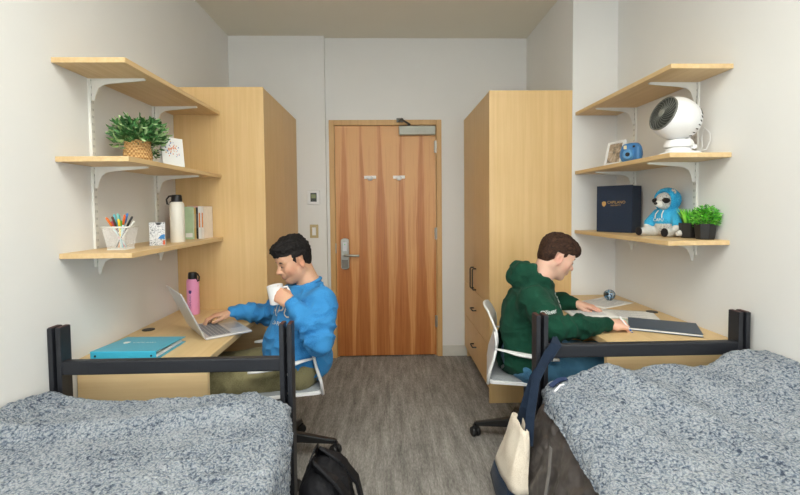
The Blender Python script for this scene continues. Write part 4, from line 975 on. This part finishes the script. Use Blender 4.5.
#@@PEOPLE
# ================================================================== PEOPLE
def rod(axis, ang, v):
    return np.array(Matrix.Rotation(ang, 3, Vector(axis)) @ Vector(v))
def hand(F, W, X, Z, side, curls, thumb, sc=1., spread=.10, r0=.0088):
    """W wrist, X along the fingers, Z out of the back of the hand, side +1 when the thumb is at Z x X.
    curls: per finger three joint bends (radians); thumb: three points in palm axes"""
    X = nrm(X); Z = np.array(Z, float); Z = nrm(Z-X*(Z@X)); Y = np.cross(Z, X)*side; W = np.array(W, float)
    P = lambda x, y, z: W+(X*x+Y*y+Z*z)*sc
    kn = [(.088, .030, 0), (.092, .010, .003), (.088, -.011, .001), (.080, -.030, -.003)]
    seg = [(.042, .025, .020), (.046, .029, .021), (.043, .027, .020), (.034, .021, .018)]
    for i, (x, y, z) in enumerate(kn):
        F.cone(P(.006, y*.55, 0), P(x, y, z), .0165*sc, .0120*sc, .012)
    F.cone(P(.03, .012, -.006), P(.035, -.022, -.006), .016*sc, .017*sc, .014)
    for i, (x, y, z) in enumerate(kn):
        a = 0; p = np.array(P(x, y, z)); sp = spread*(1.4-i)*.6; r = r0*sc*(1, 1.02, .97, .86)[i]; base = X*math.cos(sp)+Y*math.sin(sp)
        for j in range(3):
            a += curls[i][j]; d = base*math.cos(a)-Z*math.sin(a); q_ = p+d*seg[i][j]*sc
            F.cone(p, q_, r*(1.06, .98, .92)[j], r*(.98, .92, .80)[j], .004); p = q_
    th = [P(*t_) for t_ in thumb]
    F.cone(th[0], th[1], .0155*sc, .0118*sc, .012); F.cone(th[1], th[2], .0112*sc, .0102*sc, .004)
    if len(th) > 3: F.cone(th[2], th[3], .0102*sc, .0085*sc, .004)
def head(F, R, t, sc, full=0., nose=1.):
    """x forward, y left, z up; origin between the ears. full widens the cheeks and jaw"""
    F.frame(R, t, sc)
    F.ell((-.004, 0, .045), (.088, .076, .082), .02)
    F.ell((.030, 0, .030), (.062, .064, .070), .03)
    F.ell((.030, 0, -.030), (.058, .058+.006*full, .075), .03)
    for s in (-1, 1):
        F.cone((-.012, s*(.054+.006*full), -.040), (.058, s*(.020+.006*full), -.092), .017+.004*full, .014+.003*full, .03)
        F.ell((.052, s*.036, -.022), (.030, .026+.006*full, .030+.004*full), .025)
        F.ell((.074, s*.030, .022), (.014, .028, .011), .016)
    F.ell((.066, 0, -.094), (.021, .022, .017), .02)
    F.ell((.066, 0, .045), (.028, .050, .034), .025)
    for s in (-1, 1): F.ell((.094, s*.031, .003), (.016, .019, .012), .012, op='sub')
    F.cone((.086, 0, .012), (.108*1., 0, -.026), .008, .0105*nose, .012); F.ell((.110, 0, -.031), (.011, .0115*nose, .010), .008)
    for s in (-1, 1): F.ell((.097, s*.0125, -.034), (.010, .008, .008), .006)
    F.ell((.084, 0, -.052), (.013, .026, .020), .014)
    F.ell((.093, 0, -.058), (.0095, .022, .0060), .005); F.ell((.091, 0, -.068), (.0095, .019, .0068), .005)
    F.cone((.103, -.020, -.0632), (.103, .020, -.0632), .0022, .0022, .004, op='sub')
    for s in (-1, 1): F.ell((.0815, s*.031, .002), (.0125, .0150, .0115), .004)
    for s in (-1, 1):
        A = rotm(s*.45, .18, 0)
        F.ell((-.006, s*.083, -.008), (.020, .0085, .034), .006, R=A); F.ell((-.002, s*.092, -.004), (.010, .006, .018), .006, R=A, op='sub')
    F.frame()
def hair(name, R, t, sc, mat, parent, root, regions, prims, amp, seed, h=.0032):
    c = np.array(t); F = Field(c-.17, c+.19, h); F.frame(R, t, sc)
    for p in prims: F.ell(*p)
    L = F.local(); x, y, z = L[..., 0], L[..., 1], L[..., 2]
    m = regions(x, np.abs(y), z)*sc; F.d = np.maximum(F.d, m.astype(np.float32)); F.frame()
    V, Q = F.mesh(); o, _ = sdf_obj(name, V, Q, mat, parent, root)
    def fn(P, N):
        l = (P-np.array(t)) @ np.array(R); w = np.clip((l[:, 2]-.0)/.08, .15, 1)
        return amp*w*(vnoise(l*np.array([45, 130, 60])+l[:, [2, 0, 1]]*30, seed)+.6*vnoise(l*np.array([90, 220, 110]), seed+1))
    displace(o, fn, root); return o
def face_bits(R, t, sc, parent, hairm, iris, root, look=-.35):
    R = np.array(R); t = np.array(t)
    def W(p): return Vector(R @ (np.array(p)*sc)+t-np.array(root))
    RM = Matrix(R.tolist())
    for s in (-1, 1):
        build('eye', MB().ball(W((.0835, s*.031, .0005)), [q*sc for q in (.0105, .0125, .0075)], 12, R=RM), plain('eye_white', srgb(205, 198, 192), .3), parent, smooth=True)
        build('iris', MB().ball(W((.0915, s*.031, -.0035)), [q*sc for q in (.0035, .0052, .0045)], 10, R=RM), plain('iris', iris, .15), parent, smooth=True)
        lid = [W((.0935-.0035*abs(u)**2*1.5, s*(.031+.0145*u), -.0015+.0030*(1-u*u))) for u in np.linspace(-1, 1, 7)]
        build('eyelashes', MB().tube(lid, [.0006, .0016, .002, .002, .002, .0016, .0006], 6), hairm, parent)
        br = [W((.0925-.009*abs(u+.1)**2, s*(.033+.021*u), .0205+.0035*(1-u*u)+.001*u)) for u in np.linspace(-1, 1, 8)]
        build('eyebrow', MB().tube(br, [.0020, .0040, .0048, .0050, .0046, .004, .003, .0014], 8, flat=.9), hairm, parent, smooth=True)
def tint(o, V, base, areas, noise=.05):
    """per-point skin colour; areas = (centre, radius, colour, weight)"""
    me = o.data; n = len(V); C = np.tile(np.array(base), (n, 1)); C[:, :3] *= (1+noise*vnoise(V*14, 3))[:, None]
    for c, r, col, w in areas:
        d = np.sqrt((((V-np.array(c))/np.array(r))**2).sum(1)); k = np.clip(1.4-d, 0, 1)*w; C = C*(1-k[:, None])+np.array(col)*k[:, None]
    a = me.color_attributes.new('tint', 'FLOAT_COLOR', 'POINT'); a.data.foreach_set('color', C.astype(np.float32).ravel())
def limb_folds(segs, amp, f=1.):
    """cloth creases: rings round bent joints plus soft drift.  segs = (a, b, weight)"""
    def fn(P, N):
        wq = P+.03*np.stack([vnoise(P*9, 11), vnoise(P*9, 12), vnoise(P*9, 13)], 1)
        r = .55*vnoise(P*13*f, 4)+.45-1.5*np.abs(vnoise(wq*np.array([17, 17, 22])*f, 6))
        for a, b, w, c in segs:
            a = np.array(a); b = np.array(b); d = b-a; L = np.linalg.norm(d); d = d/L; q = P-a; t = q @ d; rad = np.linalg.norm(q-t[:, None]*d, axis=1)
            m = np.exp(-((t/L-c)/.38)**2)*np.clip(1.35-rad/.11, 0, 1)
            ph = t*95*f+3.2*vnoise(P*12, 9)+1.5*vnoise(P*25, 2)
            r = r+w*m*(1-2*np.abs(np.sin(ph*.5)))*1.0
        return amp*r
    return fn

def person_seated(pname, label, J, skin, hd, hands, shirtmat, pantmat, shoemat, hairspec, group=None, hood=False):
    root = J['root']; t = thing('person', label, 'person', root)
    allp = np.array([J[k] for k in ('pelvis', 'neck', 'headc', 'shN', 'shF', 'elN', 'elF', 'wrN', 'wrF', 'kneeN', 'kneeF', 'footN', 'footF', 'toeN', 'toeF')]+[hd['lo'], hd['hi']])
    lo = allp.min(0)-.13; hi = allp.max(0)+.13; lo[2] = -.005
    # --- body: one continuous surface
    F = Field(lo, hi, .0036)
    P = {k: np.array(v, float) for k, v in J.items() if k != 'shirt'}
    hipN, hipF = P['hipN'], P['hipF']
    F.chain([P['pelvis'], P['waist'], P['chest']], [.105, .100, .110], .05); F.cone(hipN, hipF, .085, .085, .04)
    F.cone(P['shN'], P['shF'], .045, .045, .05); F.cone(P['chest'], P['neck'], .10, .055, .05)
    Rh = hd['R']; hc = P['headc']; nk = Rh @ np.array([-.022, 0, -.035])+hc; nk2 = Rh @ np.array([-.016, 0, -.065])+hc
    F.cone(P['neck'], nk, .056+.006*hd['full'], .054+.006*hd['full'], .02); F.cone(P['neck'], nk2, .056, .046, .02)
    for s in 'NF':
        F.chain([P['sh'+s], P['el'+s]], [.046, .038], .02); F.chain([P['el'+s], P['wr'+s]], [.037, .0255], .012)
        F.chain([P['hip'+s], P['knee'+s]], [.075, .055], .03); F.chain([P['knee'+s], P['foot'+s]], [.052, .036], .02); F.cone(P['foot'+s], P['toe'+s], .036, .024, .02)
    head(F, Rh, hc, hd['sc'], hd['full'], hd.get('nose', 1))
    for h in hands: hand(F, **h)
    V, Q = F.mesh(); body, V = sdf_obj('body', V, Q, M['skin'], t, root)
    def HW(p): return Rh @ (np.array(p)*hd['sc'])+hc
    ar = [(HW((.092, 0, -.063)), (.012, .020, .011), skin['lip'], .75)]
    for s in (-1, 1): ar += [(HW((.055, s*.045, -.03)), (.03, .03, .03), skin['cheek'], .45), (HW((-.006, s*.082, -.01)), (.025, .02, .03), skin['cheek'], .5), (HW((.085, s*.031, .004)), (.015, .02, .013), skin['socket'], .5)]
    ar += [(HW((.11, 0, -.03)), (.015, .015, .015), skin['cheek'], .5)]
    if 'beard' in skin: ar += [(HW((.055, s*.03, -.085)), (.05, .035, .032), skin['beard'], .38) for s in (-1, 1)]+[(HW((.092, 0, -.050)), (.012, .025, .008), skin['beard'], .35)]
    for h in hands:
        X = nrm(h['X']); ar += [(np.array(h['W'])+X*.10, (.05, .05, .05), skin['cheek'], .35)]
    tint(body, V, skin['base'], ar)
    face_bits(Rh, hc, hd['sc'], t, hairspec['mat'], hd['iris'], root)
    hair('hair', Rh, hc, hd['sc'], hairspec['mat'], t, root, hairspec['regions'], hairspec['prims'], hairspec['amp'], 3)
    # --- trousers
    F = Field(lo, hi, .0055)
    F.cone(P['pelvis'], P['waist']*.4+P['pelvis']*.6, .114, .110, .05); F.cone(hipN, hipF, .098, .098, .04)
    for s in 'NF':
        F.chain([P['hip'+s], P['knee'+s]], [.098, .078], .04); an = P['foot'+s]+np.array([0, 0, .045]); F.chain([P['knee'+s], an], [.078, .058], .03)
        F.d = np.maximum(F.d, np.where(F.local()[..., 2] < .075, .01, -1).astype(np.float32))
    L = F.local(); F.d = np.maximum(F.d, (L[..., 2]-J['trouser_top']).astype(np.float32))
    V, Q = F.mesh(); tr, _ = sdf_obj('trousers', V, Q, pantmat, t, root)
    displace(tr, limb_folds([(P['hipN'], P['kneeN'], .6, .1), (P['hipF'], P['kneeF'], .6, .1), (P['hipN'], P['kneeN'], .5, .9), (P['kneeN'], P['footN'], .4, .9)], .0055, .7), root)
    # --- shoes
    for s in 'NF':
        F = Field(P['foot'+s]-np.array([.17, .17, .09]), P['foot'+s]+np.array([.17, .17, .15]), .005)
        a, b = P['foot'+s].copy(), P['toe'+s].copy(); F.cone(a+(0, 0, .01), b, .046, .036, .03); F.cone(a-(b-a)*.3, b, .040, .038, .03); F.cone(a, a+(0, 0, .06), .045, .045, .02)
        F.d = np.maximum(F.d, (.004-F.local()[..., 2]).astype(np.float32)); V, Q = F.mesh(); sdf_obj('shoe', V, Q, shoemat, t, root)
    # --- sweatshirt
    F = Field(lo, hi, .0045); sq = J['shirt']
    for e in sq['ells']: F.ell(*e)
    F.chain(sq['spine'][0], sq['spine'][1], .06, sq=sq.get('sq')); F.cone(P['shN'], P['shF'], sq['shr'], sq['shr'], .06)
    F.cone(P['chest'], P['neck']-np.array([0, 0, .02]), .12, .075, .05)
    for s in 'NF':
        m_ = (P['sh'+s]+P['el'+s])/2
        F.chain([P['sh'+s], m_, P['el'+s]], [sq['shr'], sq['arm']*1.08, sq['arm']*1.0], .035)
        w0 = P['wr'+s]; e0 = P['el'+s]; c1 = w0+(e0-w0)*.22
        F.chain([e0, (e0+w0)/2, c1], [sq['arm']*1.0, sq['arm']*.92, sq['arm']*.72], .02); F.cone(c1, w0+(e0-w0)*.18, sq['arm']*.66, .037, .012); F.cone(w0+(e0-w0)*.20, w0+(e0-w0)*.02, .0385, .0365, .006)
    # open neckline
    nd_ = nrm(nk-P['neck']); F.ell(P['neck']+nd_*.045, (.070, .070, .050), .012, R=np.column_stack([nrm(np.cross(nd_, [0, 1, .01])), nrm(np.cross(nd_, np.cross(nd_, [0, 1, .01]))), nd_]), op='sub') if not hood else None
    L = F.local()
    for n_, o_ in sq['cuts']: F.d = np.maximum(F.d, ((L-np.array(o_)) @ nrm(n_)).astype(np.float32))
    if hood:
        for a in hood: F.cone(*a)
        F.ell(P['neck']+nd_*.060, (.066, .066, .060), .012, R=np.column_stack([nrm(np.cross(nd_, [0, 1, .01])), nrm(np.cross(nd_, np.cross(nd_, [0, 1, .01]))), nd_]), op='sub')
    V, Q = F.mesh(); ss, _ = sdf_obj('sweatshirt', V, Q, shirtmat, t, root)
    displace(ss, limb_folds([(P['shN'], P['elN'], .9, .75), (P['elN'], P['wrN'], .9, .3), (P['shF'], P['elF'], .8, .8), (P['elF'], P['wrF'], .8, .35), (P['waist'], P['pelvis'], 1.0, .6), (P['shN'], P['chest'], .4, .5)], sq.get('amp', .0062)), root)
    if not hood:
        q_ = [P['neck']+nd_*.010+nrm(np.cross(nd_, [0, 1, .01]))*.066*math.cos(a)+nrm(np.cross(nd_, np.cross(nd_, [0, 1, .01])))*.066*math.sin(a)-np.array(root) for a in np.linspace(0, 2*PI, 33)[:-1]]
        build('collar_rib', MB().tube(q_, .0095, 10, closed=True), shirtmat, ss, smooth=True)
    me = ss.data; me.update(); bvh = BVHTree.FromPolygons([v.co.copy() for v in me.vertices], [tuple(p.vertices) for p in me.polygons])
    return t, ss, bvh
def on_surface(bvh, origin, out, root, lift=.0025):
    """lay lettering on the first surface met from inside along out"""
    out = Vector(out).normalized(); R0 = Vector(root)
    def f(p):
        h = bvh.ray_cast(Vector(p)-R0, out)
        return (h[0]+out*lift) if h[0] is not None else Vector(p)-R0+out*.1
    return f

# ---- left: blue crewneck, mug in the near hand, far hand on the laptop
blueS = cloth('blue_fleece_cotton', srgb(58, 132, 190), srgb(44, 112, 170), 260, bmp=.25, sheen=.05)
khaki = cloth('khaki_twill', srgb(132, 126, 94), srgb(106, 102, 74), 300, sheen=.05)
blackhair = hair_mat('black_hair', srgb(12, 10, 11), srgb(32, 27, 26))
RhL = rotm(PI+.55, .30, .04)
JL = dict(root=(-.52, 2.38, .44), pelvis=(-.47, 2.38, .545), waist=(-.49, 2.38, .66), chest=(-.475, 2.38, .80), neck=(-.425, 2.385, .965), headc=(-.497, 2.365, 1.100),
          hipN=(-.47, 2.29, .530), hipF=(-.49, 2.47, .530), kneeN=(-.90, 2.22, .475), kneeF=(-.92, 2.48, .49), footN=(-.84, 2.20, .10), footF=(-.98, 2.52, .10), toeN=(-.98, 2.18, .045), toeF=(-1.12, 2.54, .045),
          shN=(-.340, 2.245, .895), shF=(-.55, 2.54, .865), elN=(-.340, 2.125, .728), elF=(-.715, 2.665, .745), wrN=(-.480, 2.19, .905), wrF=(-.895, 2.535, .788), trouser_top=.62)
JL['shirt'] = dict(ells=[((-.475, 2.385, .80), (.135, .185, .16), .05, rotm(PI+.45)), ((-.505, 2.385, .645), (.165, .185, .14), .05, rotm(PI+.3)), ((-.475, 2.385, .555), (.165, .195, .12), .04)], spine=([(-.50, 2.38, .60), (-.49, 2.38, .70)], [.150, .150]), shr=.072, arm=.066, amp=.011,
                   cuts=[((-.35, 0, -1), (-.48, 2.38, .515))])
skinL = dict(base=srgb(206, 160, 130), lip=srgb(186, 116, 98), cheek=srgb(212, 136, 106), socket=srgb(160, 108, 84), beard=srgb(136, 102, 84))
relax = [(.5, .5, .3), (.55, .55, .35), (.6, .6, .4), (.7, .6, .4)]
hdL = dict(R=RhL, sc=.96, full=0., iris=srgb(60, 36, 22), lo=(-.66, 2.2, .7), hi=(-.3, 2.5, 1.26))
mugc = np.array([-.562, 2.235, .945])
handsL = [dict(W=(-.484, 2.187, .908), X=(-.80, .16, .50), Z=(.10, -1., .25), side=-1, curls=[(.75, .95, .5), (.85, .95, .5), (.95, .95, .5), (1.05, .9, .5)], thumb=[(.025, .026, -.008), (.055, .040, -.030), (.082, .040, -.052), (.098, .036, -.068)], sc=.92),
          dict(W=(-.905, 2.533, .786), X=(-.95, -.28, -.12), Z=(-.12, 0, 1), side=-1, curls=[(.35, .55, .35), (.35, .6, .4), (.4, .6, .4), (.45, .55, .4)], thumb=[(.02, .026, -.010), (.052, .052, -.016), (.082, .058, -.024), (.10, .054, -.030)], sc=.96, spread=.16)]
# side: far hand is the right hand, palm down, fingers -x -> thumb toward the camera
handsL[1]['side'] = 1
def regL(x, ay, z):
    front = np.maximum(.046-z, -x+.0)            # above the forehead
    top = .030-z+0*x                              # all above this
    side = np.minimum(np.maximum(np.maximum(x-.042, .029-z), .050-ay), np.maximum(np.maximum(np.maximum(x-.040, .016-x), -.012-z), .050-ay))
    back = np.maximum(x+.026+.25*np.minimum(0, z), -.052-z+.3*(x+.06))
    cutf = np.where(x > .035, np.maximum(.052-z, x-.125), -1)
    return np.maximum(np.minimum(np.minimum(top, side), back), cutf)
prL = [((-.004, 0, .048), (.100, .084, .094), .02), ((.035, 0, .085), (.072, .062, .042), .03), ((.085, .005, .090), (.030, .045, .026), .02), ((-.01, 0, .115), (.065, .055, .030), .02), ((-.040, 0, -.004), (.050, .063, .058), .02)]
bA, ssL, bvL = person_seated('left', 'person in a blue crewneck sweatshirt at the left desk, sipping from a mug', JL, skinL, hdL, handsL, blueS, khaki, plain('white_shoe', srgb(220, 220, 216), .5),
                   dict(mat=blackhair, regions=regL, prims=prL, amp=.0065))
fw_ = Vector((-.90, -.42, 0)).normalized(); rt = Vector((0, 0, 1)).cross(fw_)*1.0
lett = plain('cream_print', srgb(226, 214, 196), .8)
o0 = Vector((-.485, 2.37, .80))
write('sweatshirt_lettering', 'CAPU', .088, o0+rt*.028+Vector((0, 0, .050)), rt, (0, 0, 1), lett, ssL, surf=on_surface(bvL, o0, fw_, JL['root']))
write('sweatshirt_lettering', 'CAPILANO', .027, o0+rt*.085+Vector((0, 0, -.012)), rt, (0, 0, 1), lett, ssL, surf=on_surface(bvL, o0, fw_, JL['root']))
mg = thing('mug', 'white mug held to the lips of the person in the blue sweatshirt', 'mug', mugc-np.array([0, 0, .047]), rot=(math.radians(4), math.radians(-8), 0))
build('mug_body', MB().lathe([(0, 0), (.034, 0), (.038, .004), (.040, .095), (.0365, .095), (.035, .008), (0, .008)], n=32), plain('white_ceramic', srgb(236, 236, 236), .25, noise=.01), mg, smooth='auto')
build('mug_handle', MB().tube([(.034, .015, .075), (.055, .022, .074), (.062, .026, .05), (.054, .022, .026), (.034, .015, .022)], .0055, 8), M['whiteplastic'], mg, smooth=True)
build('coffee', MB().lathe([(0, .078), (.036, .078), (.036, .0785), (0, .0785)]), plain('coffee', srgb(70, 44, 28), .2), mg)

# ---- right: green hoodie, writing
greenS = cloth('green_fleece_cotton', srgb(24, 68, 52), srgb(17, 53, 40), 260, bmp=.25, sheen=.03)
denim = cloth('blue_denim', srgb(78, 128, 160), srgb(54, 98, 132), 320)
brownhair = hair_mat('brown_hair', srgb(34, 22, 17), srgb(78, 52, 38))
RhR = rotm(.0, .38, 0)
JR = dict(root=(.76, 2.42, .44), pelvis=(.755, 2.42, .545), waist=(.76, 2.42, .67), chest=(.79, 2.42, .80), neck=(.835, 2.42, .945), headc=(.938, 2.440, 1.094),
          hipN=(.76, 2.33, .53), hipF=(.76, 2.51, .53), kneeN=(1.20, 2.28, .50), kneeF=(1.20, 2.52, .50), footN=(1.14, 2.26, .10), footF=(1.10, 2.54, .10), toeN=(1.27, 2.24, .045), toeF=(1.24, 2.55, .045),
          shN=(.765, 2.27, .880), shF=(.84, 2.57, .870), elN=(.810, 2.085, .785), elF=(.985, 2.665, .790), wrN=(1.075, 2.115, .797), wrF=(1.115, 2.575, .797), trouser_top=.64)
JR['shirt'] = dict(ells=[((.80, 2.42, .80), (.150, .195, .16), .05, rotm(.1)), ((.785, 2.42, .640), (.160, .185, .15), .05, rotm(0)), ((.765, 2.42, .55), (.172, .200, .12), .04)], spine=([(.785, 2.42, .60), (.79, 2.42, .70)], [.150, .150]), shr=.074, arm=.062, amp=.009,
                   cuts=[((.25, 0, -1), (.76, 2.42, .485))])
skinR = dict(base=srgb(226, 182, 160), lip=srgb(204, 132, 120), cheek=srgb(226, 150, 132), socket=srgb(196, 150, 130))
hdR = dict(R=RhR, sc=1.02, full=1., iris=srgb(70, 80, 90), nose=1.05, lo=(.75, 2.2, .7), hi=(1.1, 2.6, 1.26))
handsR = [dict(W=(1.082, 2.113, .797), X=(.97, .12, -.06), Z=(0, -.35, 1), side=1, curls=[(.55, .85, .5), (.7, .9, .5), (.8, .9, .5), (.85, .9, .5)], thumb=[(.022, .026, -.012), (.055, .048, -.022), (.085, .046, -.028), (.10, .036, -.030)], sc=.96),
          dict(W=(1.122, 2.565, .797), X=(.80, -.58, -.10), Z=(0, 0, 1), side=-1, curls=[(.3, .5, .35), (.3, .5, .35), (.35, .5, .35), (.4, .5, .4)], thumb=[(.02, .026, -.010), (.05, .050, -.016), (.078, .055, -.020), (.095, .052, -.022)], sc=.96, spread=.14)]
def regR(x, ay, z):
    top = .034-z+0*x
    side = np.minimum(np.maximum(np.maximum(x-.042, .029-z), .050-ay), np.maximum(np.maximum(np.maximum(x-.040, .014-x), -.006-z), .050-ay))
    back = np.maximum(x+.026+.25*np.minimum(0, z), -.050-z+.35*(x+.06))
    cutf = np.where(x > .035, np.maximum(.036-z, x-.15), -1)
    return np.maximum(np.minimum(np.minimum(top, side), back), cutf)
prR = [((-.004, 0, .048), (.097, .083, .090), .02), ((.035, 0, .075), (.078, .070, .048), .03), ((.088, 0, .062), (.030, .058, .030), .02), ((-.040, 0, -.004), (.054, .067, .062), .02)]
hoodp = [tuple([tuple(np.array(p)+np.array([-.012, 0, .018])) for p in h[:2]])+h[2:] for h in [((.760, 2.34, .965), (.728, 2.42, .970), .040, .048, .03), ((.728, 2.42, .970), (.765, 2.50, .965), .048, .040, .03), ((.770, 2.335, .990), (.870, 2.345, .950), .034, .022, .03), ((.775, 2.505, .990), (.870, 2.495, .950), .034, .022, .03),
         ((.745, 2.38, 1.015), (.800, 2.36, 1.025), .030, .026, .03), ((.745, 2.46, 1.015), (.800, 2.48, 1.025), .030, .026, .03), ((.74, 2.38, 1.02), (.74, 2.46, 1.02), .03, .03, .03), ((.87, 2.345, .95), (.915, 2.40, .925), .022, .018, .02), ((.87, 2.495, .95), (.915, 2.44, .925), .022, .018, .02)]]
bB, ssR, bvR = person_seated('right', 'person in a dark green hoodie and jeans writing at the right desk', JR, skinR, hdR, handsR, greenS, denim, plain('grey_shoe', srgb(90, 90, 94), .5),
                   dict(mat=brownhair, regions=regR, prims=prR, amp=.0040), hood=hoodp)
wp_ = plain('white_print', srgb(222, 226, 226), .8)
mid = Vector((.775, 2.19, .85)); up_ = Vector((-.25, 0, 1)).normalized()
write('sleeve_lettering', 'Oliver', .030, Vector((.772, 2.20, .848)), Vector((1, 0, .22)), up_, wp_, ssR, surf=on_surface(bvR, mid, (.1, -1, .15), JR['root'], .004))
oc = Vector((.85, 2.36, .845)); fo2 = Vector((.86, -.50, .12)).normalized()
for k, ch in enumerate('CAPU'):
    write('chest_lettering', ch, .040, oc+Vector((0, 0, .045-.032*k)), Vector((0, 0, 1)).cross(fo2), (0, 0, 1), wp_, ssR, surf=on_surface(bvR, oc, fo2, JR['root'], .004))
pe = thing('pen', 'white and blue pen in the near hand of the person in green', 'pen', (1.155, 2.10, DZR))
build('barrel', MB().tube([(.028, -.012, .006), (-.02, .012, .075)], .004, 8), M['whiteplastic'], pe, smooth=True)
build('grip', MB().tube([(.033, -.0145, .002), (.028, -.012, .006), (.020, -.008, .018)], [.0012, .0038, .0044], 8), plain('pen_grip_blue', srgb(60, 110, 190), .5), pe, smooth=True)
# ================================================================== LIGHT AND CAMERA
def area(name, loc, rot, sx, sy, power, col):
    l = bpy.data.lights.new(name, 'AREA'); l.shape = 'RECTANGLE'; l.size = sx; l.size_y = sy; l.energy = power; l.color = col
    o = bpy.data.objects.new(name, l); COL.objects.link(o); o.location = loc; o.rotation_euler = rot; return o
area('window_daylight', (.1, YF+.03, 1.62), (math.radians(90), 0, PI), 2.4, 1.7, 420, (.975, .99, 1))
area('room_bounce', (.1, .3, 2.85), (0, 0, 0), 2.2, 1.8, 80, (1, .985, .90))
w = bpy.data.worlds.new('sky'); SC.world = w; w.use_nodes = True
bg = w.node_tree.nodes['Background']; bg.inputs[0].default_value = (.85, .92, 1, 1); bg.inputs[1].default_value = 2.5
cam = bpy.data.cameras.new('camera'); co = bpy.data.objects.new('camera', cam); COL.objects.link(co); SC.camera = co
f, pit, yaw, rol = 440., .042, .0281, -.0094
cy, sy_ = math.cos(yaw), math.sin(yaw); cp, sp = math.cos(pit), math.sin(pit)
Fv = Vector((sy_*cp, cy*cp, -sp)); Rv = Vector((cy, -sy_, 0)); Uv = Rv.cross(Fv); c_, s_ = math.cos(rol), math.sin(rol); Rv, Uv = Rv*c_+Uv*s_, Uv*c_-Rv*s_
co.matrix_world = Matrix(((Rv.x, Uv.x, -Fv.x, 0), (Rv.y, Uv.y, -Fv.y, 0), (Rv.z, Uv.z, -Fv.z, 1.3763), (0, 0, 0, 1)))
cam.sensor_fit = 'HORIZONTAL'; cam.sensor_width = 36; cam.lens = f/800*36; cam.shift_y = -20.957/800; cam.clip_start = .05
SC.view_settings.view_transform = 'Standard'; SC.view_settings.exposure = 0
SC.cycles.use_denoising = True; SC.cycles.max_bounces = 8; SC.cycles.diffuse_bounces = 5
